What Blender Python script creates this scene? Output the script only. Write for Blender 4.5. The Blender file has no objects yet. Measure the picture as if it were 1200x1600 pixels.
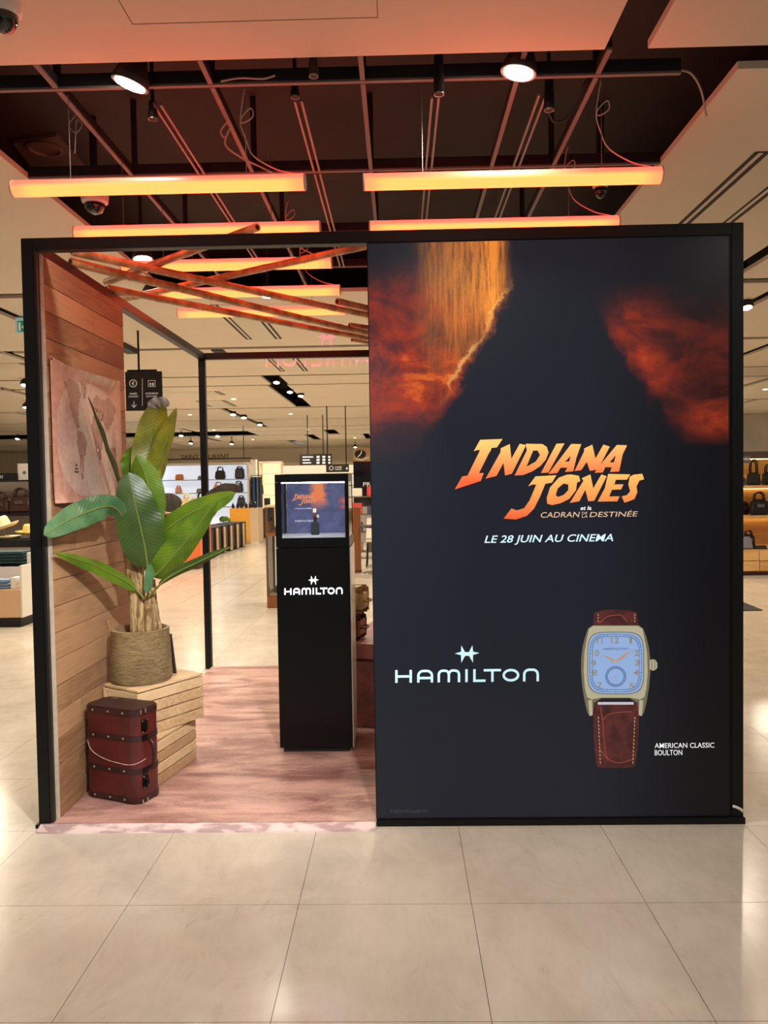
import bpy, bmesh, math, random
from mathutils import Vector, Matrix
random.seed(7)
S = bpy.context.scene
COL = S.collection
# ---------------------------------------------------------------- camera
FPX, YAW, PITCH, ROLL, CAMH = 1233.76, 0.0202, -0.0355, -0.0157, 1.4573
_f = Vector((-math.sin(YAW)*math.cos(PITCH), math.cos(YAW)*math.cos(PITCH), math.sin(PITCH)))
_r0 = Vector((math.cos(YAW), math.sin(YAW), 0)); _u0 = _r0.cross(_f)
_r = _r0*math.cos(ROLL) + _u0*math.sin(ROLL)
_u = _u0*math.cos(ROLL) - _r0*math.sin(ROLL)
CAM = Vector((0, 0, CAMH))
cd = bpy.data.cameras.new('camera'); cd.sensor_fit = 'VERTICAL'; cd.sensor_height = 36.0
cd.lens = FPX/1600*36.0; cd.clip_start = 0.05; cd.clip_end = 200
cam = bpy.data.objects.new('camera', cd); COL.objects.link(cam)
cam.matrix_world = Matrix(((_r.x, _u.x, -_f.x, CAM.x), (_r.y, _u.y, -_f.y, CAM.y), (_r.z, _u.z, -_f.z, CAM.z), (0, 0, 0, 1)))
S.camera = cam
# ---------------------------------------------------------------- world, exposure
W = bpy.data.worlds.new('world'); S.world = W; W.use_nodes = True
W.node_tree.nodes['Background'].inputs[0].default_value = (1.0, 0.965, 0.91, 1)
W.node_tree.nodes['Background'].inputs[1].default_value = 0.25
S.view_settings.view_transform = 'Standard'; S.view_settings.look = 'None'
S.view_settings.exposure = 0.0; S.view_settings.gamma = 1.0; S.view_settings.use_curve_mapping = False
# ceiling lamps of the shop floor: (x, y, watts); those in view get a fitting further down, the others are unseen added lights
LAMPS = [(-1.6, 1.3, 12), (0.3, 1.3, 12), (2.2, 1.5, 12), (-1.6, -1.0, 10), (0.3, -1.0, 10), (2.2, -1.0, 10),
         (-3.0, 4.6, 30), (2.35, 5.6, 30), (-4.5, 7.9, 55), (-3.3, 8.6, 55), (0.2, 7.9, 55), (3.6, 8.3, 26),
         (-5.6, 10.4, 65), (-4.0, 10.7, 60), (0.0, 10.5, 60), (3.4, 10.8, 34), (5.6, 10.2, 55),
         (-5.2, 14.2, 70), (-3.0, 14.4, 60), (-0.6, 14.4, 60), (6.6, 14.4, 70), (3.4, 14.4, 60),
         (-7.5, 17.6, 80), (-4.6, 17.4, 60), (-2.4, 17.6, 70), (0.6, 17.6, 70), (6.8, 18.0, 80),
         (-5.2, 22.2, 60), (-2.6, 22.6, 80), (0.6, 22.6, 80), (-8.5, 27.0, 90), (-5.0, 27.0, 90), (-1.5, 27.0, 90), (8.0, 26.0, 90)]
ZC = 3.05        # underside of the white ceiling panels
LAMPC = (1.0, 0.86, 0.67)
LGAIN = 0.88
def lamp_light(x, y, w, z=ZC-0.012, size=0.075, spread=160):
    d = bpy.data.lights.new('downlight', 'AREA'); d.shape = 'DISK'; d.size = size; d.energy = w
    d.color = LAMPC if y > 4 else (1.0, 0.985, 0.94); d.spread = math.radians(spread)
    o = bpy.data.objects.new('downlight_or_fill_beam', d); o.location = (x, y, z); COL.objects.link(o); return o
for (x, y, w) in LAMPS: lamp_light(x, y, w*LGAIN)
# unseen fill spot added on the walkway side to brighten the crates and the plant in the booth
fill_spot = lamp_light(0.25, 1.25, 10, z=3.0, size=0.10, spread=46)
fill_spot.rotation_euler = (Vector((0.25, 1.25, 3.0))-Vector((-1.10, 3.80, 0.55))).to_track_quat('Z', 'Y').to_euler()

def P(px, py, X=None, Y=None, Z=None):
    """photo pixel -> point on the plane X=, Y= or Z="""
    d = _r*((px-600)/FPX) - _u*((py-800)/FPX) + _f
    t = (X-CAM.x)/d.x if X is not None else (Y-CAM.y)/d.y if Y is not None else (Z-CAM.z)/d.z
    return CAM + d*t

# ---------------------------------------------------------------- materials
def lin(c):
    return tuple(((v/255)/12.92 if v/255 <= 0.04045 else ((v/255+0.055)/1.055)**2.4) for v in c)
MATS = {}
class X_:
    """tiny expression layer over shader Math nodes"""
    def __init__(s, nt, sock): s.nt = nt; s.s = sock
    def _op(s, op, *a):
        n = s.nt.nodes.new('ShaderNodeMath'); n.operation = op
        for i, v in enumerate((s,)+a):
            if isinstance(v, X_): s.nt.links.new(v.s, n.inputs[i])
            else: n.inputs[i].default_value = v
        return X_(s.nt, n.outputs[0])
    def __add__(s, o): return s._op('ADD', o)
    def __radd__(s, o): return s._op('ADD', o)
    def __sub__(s, o): return s._op('SUBTRACT', o)
    def __rsub__(s, o): return (s*-1)+o
    def __mul__(s, o): return s._op('MULTIPLY', o)
    def __rmul__(s, o): return s._op('MULTIPLY', o)
    def __truediv__(s, o): return s._op('DIVIDE', o)
    def pow(s, o): return s._op('POWER', o)
    def abs(s): return s._op('ABSOLUTE')
    def min(s, o): return s._op('MINIMUM', o)
    def max(s, o): return s._op('MAXIMUM', o)
    def sin(s): return s._op('SINE')
    def ss(s, a, b):
        n = s.nt.nodes.new('ShaderNodeMapRange'); n.interpolation_type = 'SMOOTHSTEP'
        s.nt.links.new(s.s, n.inputs[0]); n.inputs[1].default_value = a; n.inputs[2].default_value = b
        return X_(s.nt, n.outputs[0])
def base_mat(name):
    m = bpy.data.materials.new(name); m.use_nodes = True
    nt = m.node_tree; return m, nt, nt.nodes['Principled BSDF']
def coords(nt, kind='Object'):
    t = nt.nodes.new('ShaderNodeTexCoord'); return t.outputs[kind]
def xyz(nt, kind='Object'):
    n = nt.nodes.new('ShaderNodeSeparateXYZ'); nt.links.new(coords(nt, kind), n.inputs[0])
    return [X_(nt, o) for o in n.outputs]
def noise(nt, scale, detail=3, rough=0.55, stretch=None, vec=None, dist=0.0):
    n = nt.nodes.new('ShaderNodeTexNoise'); n.inputs['Scale'].default_value = scale
    n.inputs['Detail'].default_value = detail; n.inputs['Roughness'].default_value = rough; n.inputs['Distortion'].default_value = dist
    v = vec or coords(nt)
    if stretch:
        mp = nt.nodes.new('ShaderNodeMapping'); mp.inputs['Scale'].default_value = stretch
        nt.links.new(v, mp.inputs[0]); v = mp.outputs[0]
    nt.links.new(v, n.inputs['Vector']); return X_(nt, n.outputs['Fac'])
def mixc(nt, f, a, b):
    n = nt.nodes.new('ShaderNodeMix'); n.data_type = 'RGBA'
    if isinstance(f, X_): nt.links.new(f.s, n.inputs[0])
    else: n.inputs[0].default_value = f
    for i, c in ((6, a), (7, b)):
        if isinstance(c, tuple): n.inputs[i].default_value = (*c[:3], 1)
        else: nt.links.new(c, n.inputs[i])
    return n.outputs[2]
def bump(nt, b, h, dist, strength=1.0):
    n = nt.nodes.new('ShaderNodeBump'); n.inputs['Distance'].default_value = dist; n.inputs['Strength'].default_value = strength
    nt.links.new(h.s, n.inputs['Height']); nt.links.new(n.outputs[0], b.inputs['Normal'])
def M(name, rgb=(128, 128, 128), rough=0.5, metal=0.0, var=0.0, nscale=8, stretch=None, emit=0.0, bmp=0.0, rgb2=None, ergb=None, coat=0.0, spec=0.5):
    if name in MATS: return MATS[name]
    m, nt, b = base_mat(name); c = lin(rgb)
    b.inputs['Roughness'].default_value = rough; b.inputs['Metallic'].default_value = metal
    b.inputs['Coat Weight'].default_value = coat; b.inputs['Specular IOR Level'].default_value = spec
    b.inputs['Base Color'].default_value = (*c, 1)
    if var or rgb2:
        f = noise(nt, nscale, 4, 0.6, stretch)
        c2 = lin(rgb2) if rgb2 else tuple(v*(1-var) for v in c)
        nt.links.new(mixc(nt, f.ss(0.3, 0.72), c, c2), b.inputs['Base Color'])
        if bmp: bump(nt, b, f, bmp)
    if emit:
        b.inputs['Emission Color'].default_value = (*(lin(ergb) if ergb else c), 1); b.inputs['Emission Strength'].default_value = emit
    MATS[name] = m; return m
def wood(name, a, b_, axis='y', rough=0.55, scale=1.0):
    if name in MATS: return MATS[name]
    m, nt, b = base_mat(name)
    st = {'x': (1.2, 14, 14), 'y': (14, 1.2, 14), 'z': (14, 14, 1.2)}[axis]
    oi = nt.nodes.new('ShaderNodeObjectInfo'); r = X_(nt, oi.outputs['Random'])
    va = nt.nodes.new('ShaderNodeVectorMath'); va.operation = 'ADD'
    cm = nt.nodes.new('ShaderNodeCombineXYZ')
    for i in range(3): nt.links.new((r*37.0).s, cm.inputs[i])
    nt.links.new(coords(nt), va.inputs[0]); nt.links.new(cm.outputs[0], va.inputs[1])
    f = noise(nt, 2.4*scale, 6, 0.65, st, va.outputs[0], 1.2)
    g = noise(nt, 5*scale, 2, 0.5, None, va.outputs[0])
    h = (f*0.75 + g*0.25 + (r-0.5)*0.35)
    nt.links.new(mixc(nt, h.ss(0.28, 0.72), lin(a), lin(b_)), b.inputs['Base Color'])
    b.inputs['Roughness'].default_value = rough; bump(nt, b, f, 0.0015)
    MATS[name] = m; return m
def glass(name, tint=(1, 1, 1), refl=1.0):
    if name in MATS: return MATS[name]
    m = bpy.data.materials.new(name); m.use_nodes = True; nt = m.node_tree; nt.nodes.clear()
    o = nt.nodes.new('ShaderNodeOutputMaterial'); t = nt.nodes.new('ShaderNodeBsdfTransparent'); t.inputs[0].default_value = (*tint, 1)
    g = nt.nodes.new('ShaderNodeBsdfGlossy'); g.inputs['Roughness'].default_value = 0.02
    fr = nt.nodes.new('ShaderNodeFresnel'); fr.inputs[0].default_value = 1.45
    mx = nt.nodes.new('ShaderNodeMixShader'); nt.links.new((X_(nt, fr.outputs[0])*refl).s, mx.inputs[0])
    nt.links.new(t.outputs[0], mx.inputs[1]); nt.links.new(g.outputs[0], mx.inputs[2]); nt.links.new(mx.outputs[0], o.inputs[0])
    MATS[name] = m; return m

BLACK = M('black_metal', (8, 8, 10), 0.45, 0.0, spec=0.3)
MATTE = M('matte_black', (11, 11, 13), 0.6)
WHITE = M('white_paint', (226, 220, 210), 0.6)
STEEL = M('steel', (150, 146, 140), 0.3, 1.0)
BRASS = M('brass', (190, 160, 95), 0.3, 1.0)
DLED = M('lamp_white', (255, 250, 235), 0.4, emit=30.0, ergb=(255, 246, 226))
DLEDW = M('lamp_warm', (255, 240, 210), 0.4, emit=9.0, ergb=(255, 232, 195))

# ---------------------------------------------------------------- mesh builder
class MB:
    def __init__(s): s.v = []; s.f = []; s.uv = {}
    def add(s, vs, fs):
        o = len(s.v); s.v += [Vector(v) for v in vs]; s.f += [[i+o for i in f] for f in fs]; return s
    def box(s, a, b):
        x0, y0, z0 = a; x1, y1, z1 = b
        return s.add([(x0,y0,z0),(x1,y0,z0),(x1,y1,z0),(x0,y1,z0),(x0,y0,z1),(x1,y0,z1),(x1,y1,z1),(x0,y1,z1)],
                     [(0,3,2,1),(4,5,6,7),(0,1,5,4),(1,2,6,5),(2,3,7,6),(3,0,4,7)])
    def obox(s, o, a, b, c):
        o, a, b, c = map(Vector, (o, a, b, c))
        return s.add([o, o+a, o+a+b, o+b, o+c, o+a+c, o+a+b+c, o+b+c], [(0,3,2,1),(4,5,6,7),(0,1,5,4),(1,2,6,5),(2,3,7,6),(3,0,4,7)])
    def prism(s, poly, ext):
        poly = [Vector(p) for p in poly]; ext = Vector(ext); n = len(poly)
        return s.add(poly + [p+ext for p in poly], [list(range(n))[::-1], list(range(n, 2*n))] + [(i, (i+1) % n, n+(i+1) % n, n+i) for i in range(n)])
    def tube(s, pts, r, n=10, cap=True):
        pts = [Vector(p) for p in pts]; m = len(pts); rs = r if isinstance(r, (list, tuple)) else [r]*m
        o = len(s.v); prev = None
        for i, p in enumerate(pts):
            t = (pts[min(i+1, m-1)]-pts[max(i-1, 0)]).normalized()
            if prev is None:
                a = t.cross(Vector((0, 0, 1)))
                if a.length < 0.01: a = t.cross(Vector((1, 0, 0)))
            else: a = prev - t*prev.dot(t)
            a.normalize(); prev = a; b = t.cross(a)
            for k in range(n):
                w = 2*math.pi*k/n; s.v.append(p + (a*math.cos(w)+b*math.sin(w))*rs[i])
        for i in range(m-1):
            for k in range(n):
                s.f.append([o+i*n+k, o+i*n+(k+1) % n, o+(i+1)*n+(k+1) % n, o+(i+1)*n+k])
        if cap: s.f.append([o+k for k in range(n)][::-1]); s.f.append([o+(m-1)*n+k for k in range(n)])
        return s
    def lathe(s, c, prof, n=32, axis=(0, 0, 1), cap=True):
        c = Vector(c); ax = Vector(axis).normalized(); a = ax.orthogonal().normalized(); b = ax.cross(a); o = len(s.v); m = len(prof)
        for r, h in prof:
            for k in range(n):
                w = 2*math.pi*k/n; s.v.append(c + ax*h + (a*math.cos(w)+b*math.sin(w))*r)
        for i in range(m-1):
            for k in range(n): s.f.append([o+i*n+k, o+i*n+(k+1) % n, o+(i+1)*n+(k+1) % n, o+(i+1)*n+k])
        if cap: s.f.append([o+k for k in range(n)][::-1]); s.f.append([o+(m-1)*n+k for k in range(n)])
        return s
    def build(s, name, mat, parent=None, loc=None, smooth=False, bevel=0.0, seg=2):
        base = root_loc(parent) if parent else Vector(loc or (0, 0, 0))
        me = bpy.data.meshes.new(name)
        me.from_pydata([tuple(v-base) for v in s.v], [], s.f)
        bm = bmesh.new(); bm.from_mesh(me)
        bmesh.ops.recalc_face_normals(bm, faces=bm.faces)
        if bevel:
            es = [e for e in bm.edges if len(e.link_faces) == 2 and e.calc_face_angle(0) > 0.6]
            bmesh.ops.bevel(bm, geom=es, offset=bevel, segments=seg, affect='EDGES', clamp_overlap=True)
        bm.to_mesh(me); bm.free()
        me.materials.append(mat)
        if smooth:
            me.polygons.foreach_set('use_smooth', [True]*len(me.polygons))
            if smooth != 'all': me.set_sharp_from_angle(angle=math.radians(38))
        o = bpy.data.objects.new(name, me); COL.objects.link(o)
        if parent: o.parent = parent
        else: o.location = base
        return o
def root_loc(o):
    while o.parent: o = o.parent
    return o.location.copy()
def tag(o, label=None, cat=None, group=None, kind=None):
    if label: o['label'] = label
    if cat: o['category'] = cat
    if group: o['group'] = group
    if kind: o['kind'] = kind
    return o
def thing(name, label, cat, loc, group=None, kind=None):
    o = bpy.data.objects.new(name, None); o.empty_display_size = 0.1; o.location = loc; COL.objects.link(o)
    return tag(o, label, cat, group, kind)
def copy_thing(o, loc, label=None):
    c = o.copy(); COL.objects.link(c); c.location = loc
    if label: c['label'] = label
    for ch in o.children:
        d = ch.copy(); COL.objects.link(d); d.parent = c
        for g in ch.children:
            e = g.copy(); COL.objects.link(e); e.parent = d
    return c
def box(name, a, b, mat, parent=None, loc=None, bevel=0.0):
    return MB().box(a, b).build(name, mat, parent, loc, bevel=bevel)
def text(name, s, p0, p1, mat, parent, shear=0.0, thick=0.0006, mirror=False, bold=0.0):
    """lettering fitted between lower-left p0 and upper-right p1 of an upright plane facing -Y"""
    cu = bpy.data.curves.new(name, 'FONT'); cu.body = s; cu.shear = shear; cu.resolution_u = 3; cu.offset = bold
    t = bpy.data.objects.new(name, cu); COL.objects.link(t)
    bpy.context.view_layer.update()
    me = bpy.data.meshes.new_from_object(t.evaluated_get(bpy.context.evaluated_depsgraph_get()))
    bpy.data.objects.remove(t); bpy.data.curves.remove(cu)
    xs = [v.co.x for v in me.vertices]; ys = [v.co.y for v in me.vertices]
    x0, x1, y0, y1 = min(xs), max(xs), min(ys), max(ys); p0 = Vector(p0); p1 = Vector(p1); base = root_loc(parent)
    for v in me.vertices:
        u = (v.co.x-x0)/(x1-x0); w = (v.co.y-y0)/(y1-y0)
        if mirror: u = 1-u
        q = Vector((p0.x+(p1.x-p0.x)*u, p0.y+(p1.y-p0.y)*u, p0.z+(p1.z-p0.z)*w)) - base
        v.co = q
    me.materials.clear(); me.materials.append(mat)
    o = bpy.data.objects.new(name, me); COL.objects.link(o); o.parent = parent; return o
def catmull(pts, n):
    pts = [Vector(p) for p in pts]; q = [pts[0]*2-pts[1]] + pts + [pts[-1]*2-pts[-2]]; out = []
    k = len(pts)-1
    for i in range(n+1):
        t = i/n*k; j = min(int(t), k-1); t -= j; a, b, c, d = q[j:j+4]
        out.append(0.5*((2*b)+(c-a)*t+(2*a-5*b+4*c-d)*t*t+(3*b-a-3*c+d)*t**3))
    return out

# ================================================================ SETTING
TX, TY, TS = -0.9725, 2.6895, 0.6
def stone_mat(name, joints):
    m, nt, b = base_mat(name)
    o = nt.nodes.new('ShaderNodeObjectInfo'); r = X_(nt, o.outputs['Random'])
    g = nt.nodes.new('ShaderNodeNewGeometry')
    f = noise(nt, 2.1, 6, 0.62, None, g.outputs['Position'], 0.6); v = noise(nt, 9, 5, 0.7, (1, 0.35, 1), g.outputs['Position'], 2.0)
    c = mixc(nt, (f*0.7+v*0.3).ss(0.3, 0.72), lin((206, 198, 183)), lin((182, 172, 156)))
    c = mixc(nt, (v.ss(0.60, 0.70))*0.35, c, lin((168, 154, 134)))
    if joints:
        br = nt.nodes.new('ShaderNodeTexBrick'); br.offset = 0; br.inputs['Scale'].default_value = 1
        br.inputs['Mortar Size'].default_value = 0.0022; br.inputs['Brick Width'].default_value = TS; br.inputs['Row Height'].default_value = TS
        br.inputs['Mortar Smooth'].default_value = 0.1
        mp = nt.nodes.new('ShaderNodeMapping'); mp.inputs['Location'].default_value = (-TX+60*TS, -TY+60*TS, 0)
        nt.links.new(g.outputs['Position'], mp.inputs[0]); nt.links.new(mp.outputs[0], br.inputs['Vector'])
        c = mixc(nt, X_(nt, br.outputs['Fac']), c, lin((92, 80, 66)))
    nt.links.new(c, b.inputs['Base Color'])
    nt.links.new((f*0.14+0.13).s, b.inputs['Roughness']); b.inputs['Specular IOR Level'].default_value = 0.45
    return m
FLOORM = stone_mat('polished_limestone_floor', True); TILEM = stone_mat('polished_limestone_tile', False)
floor = box('floor', (-20, -5, -0.12), (20, 36, -0.0025), FLOORM); tag(floor, 'large polished beige limestone shop floor', kind='structure')
tile_me = None
for j in range(-2, 12):
    for i in range(-12, 14):
        x0, y0 = TX+i*TS, TY+j*TS; xm, ym = x0+TS/2, y0+TS/2
        if abs(xm) > 0.52*ym+0.55: continue
        if -1.5 < x0 and x0+TS < 1.4 and 3.4 < y0 and y0+TS < 6.2: continue
        if tile_me is None:
            t = MB().box((0.0011, 0.0011, -0.0024), (TS-0.0011, TS-0.0011, 0)).build('tile', TILEM, floor); tile_me = t.data
        else:
            t = bpy.data.objects.new('tile', tile_me); COL.objects.link(t); t.parent = floor
        t.location = (x0, y0, 0)
# ceiling -----------------------------------------------------------------
CEILM = M('ceiling_board', (222, 208, 188), 0.75, var=0.05, nscale=1.5)
VOIDM = M('ceiling_void_brown', (50, 36, 32), 0.85, var=0.25, nscale=3)
ceil = box('ceiling', (-20, -5, 3.46), (20, 36, 3.56), VOIDM); tag(ceil, 'dark brown ceiling void behind the hung white boards', kind='structure')
ROWS = [(-5.0, 2.995, [(-20, 0.782), (0.941, 20)]),
        (3.16, 6.42, [(-20, -1.88), (1.34, 2.55), (2.70, 20)]),
        (6.57, 9.06, [(-20, -3.59), (-3.46, 3.17), (3.30, 20)]),
        (9.20, 11.42, [(-20, -4.62), (-4.49, 4.4), (4.55, 20)]),
        (11.53, 12.48, [(-20, -6.3), (-6.15, -2.0), (-1.72, 20)]),
        (12.58, 16.10, [(-20, -6.3), (-6.15, -2.08), (-1.76, 5.9), (6.05, 20)]),
        (16.25, 18.95, [(-20, -8.0), (-7.85, -3.67), (-3.52, 7.2), (7.35, 20)]),
        (19.05, 21.40, [(-20, -8.0), (-7.85, -3.67), (-3.52, 20)]),
        (21.52, 22.85, [(-20, -6.0), (-5.85, 20)]),
        (22.95, 24.9, [(-4.4, -2.2), (-1.85, 20)]),
        (25.05, 27.9, [(-20, -6.4), (-6.2, -3.0), (-2.7, -1.15), (-0.95, 20)]),
        (28.05, 31.4, [(-20, -8.4), (-8.2, -4.0), (-3.7, 20)]), (31.5, 36.0, [(-20, 20)])]
for (y0, y1, xs) in ROWS:
    for (x0, x1) in xs:
        box('ceiling_panel', (x0, y0, ZC), (x1, y1, ZC+0.03), CEILM, ceil)
# access hatch outline in the front board
a = 0.003
for (q0, q1) in (((-0.895, 2.30), (-0.892, 2.756)), ((-0.052, 2.30), (-0.049, 2.756)), ((-0.895, 2.753), (-0.049, 2.756))):
    box('hatch_joint', (q0[0], q0[1], ZC-0.001), (q1[0], q1[1], ZC+0.001), M('hatch_joint_grey', (120, 100, 92), 0.8), ceil)
# far and side walls ------------------------------------------------------
tag(box('wall_back', (-20, 34.0, 0), (20, 34.2, ZC), M('cream_wall', (236, 222, 196), 0.7)), 'cream wall closing the far end of the shop', kind='structure')
tag(box('wall_left', (-20, 9, 0), (-19.8, 34, ZC), M('cream_wall')), 'cream wall at the far left of the shop', kind='structure')

# ================================================================ BOOTH
XL, XR, YF, YB, HB = -1.574, 1.433, 3.32, 6.285, 2.511
ZP = 0.02                                   # top of the booth platform
# platform with printed sand floor
def sand_mat():
    m, nt, b = base_mat('sand_print_vinyl'); g = nt.nodes.new('ShaderNodeNewGeometry').outputs['Position']
    big = noise(nt, 1.7, 4, 0.6, (0.8, 2.2, 1), g, 1.5); rip = noise(nt, 3.2, 5, 0.6, (1.0, 3.6, 1), g, 1.0); fine = noise(nt, 60, 3, 0.7, (1, 2.5, 1), g)
    f = big*0.55+rip*0.27+fine*0.18
    c = mixc(nt, f.ss(0.40, 0.60), lin((134, 92, 86)), lin((200, 160, 146)))
    nt.links.new(c, b.inputs['Base Color']); b.inputs['Roughness'].default_value = 0.38; return m
SAND = sand_mat()
pf = fr = thing('exhibition_booth', 'open booth of black square steel tubes on a pinkish sand-print platform', 'booth', (-0.07, 4.8, 0))
tag(box('deck', (XL+0.052, YF+0.002, 0), (XR-0.052, YB-0.052, ZP), SAND, pf), 'pinkish sand-print vinyl floor')
ramp = MB().prism([(-1.562, 3.262, 0), (-1.562, 3.316, 0), (-1.562, 3.316, ZP), (-1.562, 3.308, ZP), (-1.562, 3.266, 0.006)], (1.440, 0, 0))
def rampm():
    m, nt, b = base_mat('pale_sand_print_edge'); g = nt.nodes.new('ShaderNodeNewGeometry').outputs['Position']
    f = noise(nt, 6, 3, 0.5, (1.6, 4, 4), g)
    nt.links.new(mixc(nt, f.ss(0.4, 0.6), lin((226, 205, 200)), lin((176, 150, 150))), b.inputs['Base Color']); b.inputs['Roughness'].default_value = 0.35; return m
tag(ramp.build('edge_ramp', rampm(), pf), 'pale glossy sloped edge strip')
# steel frame
bar = 0.05
for (x0, y0) in ((XL, YF), (XR-bar, YF), (XL, YB-bar), (XR-bar, YB-bar)):
    box('post', (x0, y0, 0), (x0+bar, y0+bar, HB), BLACK, fr, bevel=0.002)
box('beam', (XL+bar, YF, HB-bar), (XR-bar, YF+bar, HB), BLACK, fr, bevel=0.002)
box('beam', (XL+bar, YB-bar, HB-bar), (XR-bar, YB, HB), BLACK, fr, bevel=0.002)
for x0 in (XL, XR-bar):
    box('beam', (x0, YF+bar, HB-bar), (x0+bar, YB-bar, HB), BLACK, fr, bevel=0.002)
box('bottom_rail', (-0.118, YF-0.012, 0), (XR+0.004, YF+bar, 0.028), BLACK, fr, bevel=0.002)
box('foot_plate', (XL-0.012, YF-0.01, 0), (XL+bar+0.006, YF+bar+0.01, 0.018), BLACK, fr, bevel=0.002)
box('inner_channel', (XL+bar, YF+0.004, 0.02), (XL+bar+0.012, YF+0.03, HB-bar), M('dark_steel', (60, 54, 54), 0.3, 0.8), fr)
MB().tube(catmull([(1.386, YF-0.004, 0.075), (1.40, YF-0.010, 0.072), (1.418, YF-0.008, 0.062), (1.428, YF-0.002, 0.052)], 8), 0.006, 8).build('white_cable_end', M('white_cable', (235, 235, 232), 0.4), fr, smooth=True)

# wood partition at the left, plank by plank
wp = thing('wood_partition', 'partition of pale horizontal wood planks on the left of the booth', 'partition', (-1.5, 3.85, ZP))
WX = -1.503
tag(box('backing_board', (-1.521, YF+0.055, ZP), (WX-0.007, 4.335, 2.452), M('raw_edge_white', (206, 194, 176), 0.8, var=0.2, nscale=20), wp), 'off-white raw board edge')
box('edge_strip', (-1.521, YF+0.031, ZP), (WX-0.001, YF+0.0545, 2.452), M('raw_edge_white'), wp)
PLK = wood('pine_plank', (182, 142, 104), (132, 95, 68), 'y', 0.6)
nrow = 21; ph = (2.452-ZP)/nrow; ya, yb = YF+0.055, 4.335
for k in range(nrow):
    z0 = ZP+k*ph; cuts = [ya, yb]
    if k % 3 == 1: cuts = [ya, ya+0.12+0.62*random.random(), yb]
    if k % 7 == 3: cuts = [ya, ya+0.25, ya+0.68, yb]
    for q in range(len(cuts)-1):
        MB().box((WX-0.007, cuts[q]+0.001, z0+0.0016), (WX+0.0015*random.random(), cuts[q+1]-0.001, z0+ph-0.0016)).build('plank', PLK, wp, bevel=0.0012, seg=1)

# world map sheet pinned on the planks (curls at the top right, sags at the bottom)
MX = WX+0.006
mp_ = thing('wall_map', 'curling vintage world map print pinned on the wood planks', 'map', (MX, 3.8, 1.4))
y0m, y1m, z0m, z1m = 3.385, 4.235, 1.395, 2.03
def map_x(u, v):                           # distance off the wall
    d = 0.004 + 0.010*math.sin(math.pi*u)*(1-v)*math.exp(-((u-0.55)/0.25)**2)*1.4
    if v > 0.86: d += 0.030*((v-0.86)/0.14)**2*max(0, math.sin(math.pi*min(1, max(0, (u-0.25)/0.72))))
    if v < 0.16: d += 0.018*((0.16-v)/0.16)**2*(math.exp(-((u-0.62)/0.12)**2)+math.exp(-((u-0.1)/0.08)**2))
    return d
def map_pt(u, v, off=0.0): return Vector((MX+map_x(u, v)+off, y0m+(y1m-y0m)*u, z0m+(z1m-z0m)*v - 0.02*math.sin(math.pi*u)*(v**6)))
def sheet(b, f, nu, nv):
    o = len(b.v)
    for i in range(nu+1):
        for j in range(nv+1): b.v.append(f(i/nu, j/nv))
    for i in range(nu):
        for j in range(nv): b.f.append([o+i*(nv+1)+j, o+(i+1)*(nv+1)+j, o+(i+1)*(nv+1)+j+1, o+i*(nv+1)+j+1])
    return b
def paper_mat(name, c1, c2, sc=7):
    m, nt, b = base_mat(name)
    f = noise(nt, sc, 6, 0.65); g = noise(nt, 40, 2)
    nt.links.new(mixc(nt, (f*0.8+g*0.2).ss(0.35, 0.7), lin(c1), lin(c2)), b.inputs['Base Color']); b.inputs['Roughness'].default_value = 0.22
    b.inputs['Coat Weight'].default_value = 0.3; bump(nt, b, f, 0.01, 0.35); return m
sheet(MB(), map_pt, 40, 30).build('sheet', paper_mat('map_paper_pink', (222, 178, 160), (196, 140, 124)), mp_, smooth='all')
def blob(f, cu, cv, ru, rv, pw=2.4, n=44):
    b = MB(); b.v.append(f(cu, cv)); rings = 8
    for r in range(1, rings+1):
        for k in range(n):
            w = 2*math.pi*k/n; c, s_ = math.cos(w), math.sin(w)
            q = (abs(c)**pw+abs(s_)**pw)**(-1/pw)
            b.v.append(f(cu+ru*r/rings*q*c, cv+rv*r/rings*q*s_))
    for k in range(n): b.f.append([0, 1+k, 1+(k+1) % n])
    for r in range(rings-1):
        for k in range(n): b.f.append([1+r*n+k, 1+r*n+(k+1) % n, 1+(r+1)*n+(k+1) % n, 1+(r+1)*n+k])
    return b
blob(lambda u, v: map_pt(u, v, 0.0012), 0.50, 0.47, 0.45, 0.44).build('globe_print', paper_mat('map_paper_sea', (226, 198, 182), (198, 170, 160), 5), mp_, smooth='all')
LAND = paper_mat('map_paper_land', (192, 150, 134), (164, 124, 112), 14)
lands = [  # outlines in sheet coordinates (u along the wall, v up)
 [(.17,.86),(.24,.90),(.34,.88),(.37,.80),(.33,.74),(.33,.66),(.30,.60),(.33,.55),(.30,.53),(.26,.58),(.23,.66),(.21,.76)],
 [(.31,.53),(.38,.51),(.42,.45),(.40,.37),(.36,.29),(.36,.20),(.34,.15),(.325,.24),(.32,.34),(.29,.44)],
 [(.37,.90),(.45,.90),(.44,.80),(.40,.77)],
 [(.54,.80),(.60,.83),(.66,.80),(.80,.84),(.90,.76),(.87,.66),(.80,.60),(.74,.55),(.70,.62),(.63,.64),(.57,.70),(.53,.72)],
 [(.53,.66),(.61,.66),(.66,.58),(.69,.52),(.64,.43),(.62,.33),(.58,.27),(.55,.38),(.52,.50),(.50,.58)],
 [(.80,.42),(.87,.44),(.90,.36),(.85,.30),(.79,.34)]]
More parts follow.
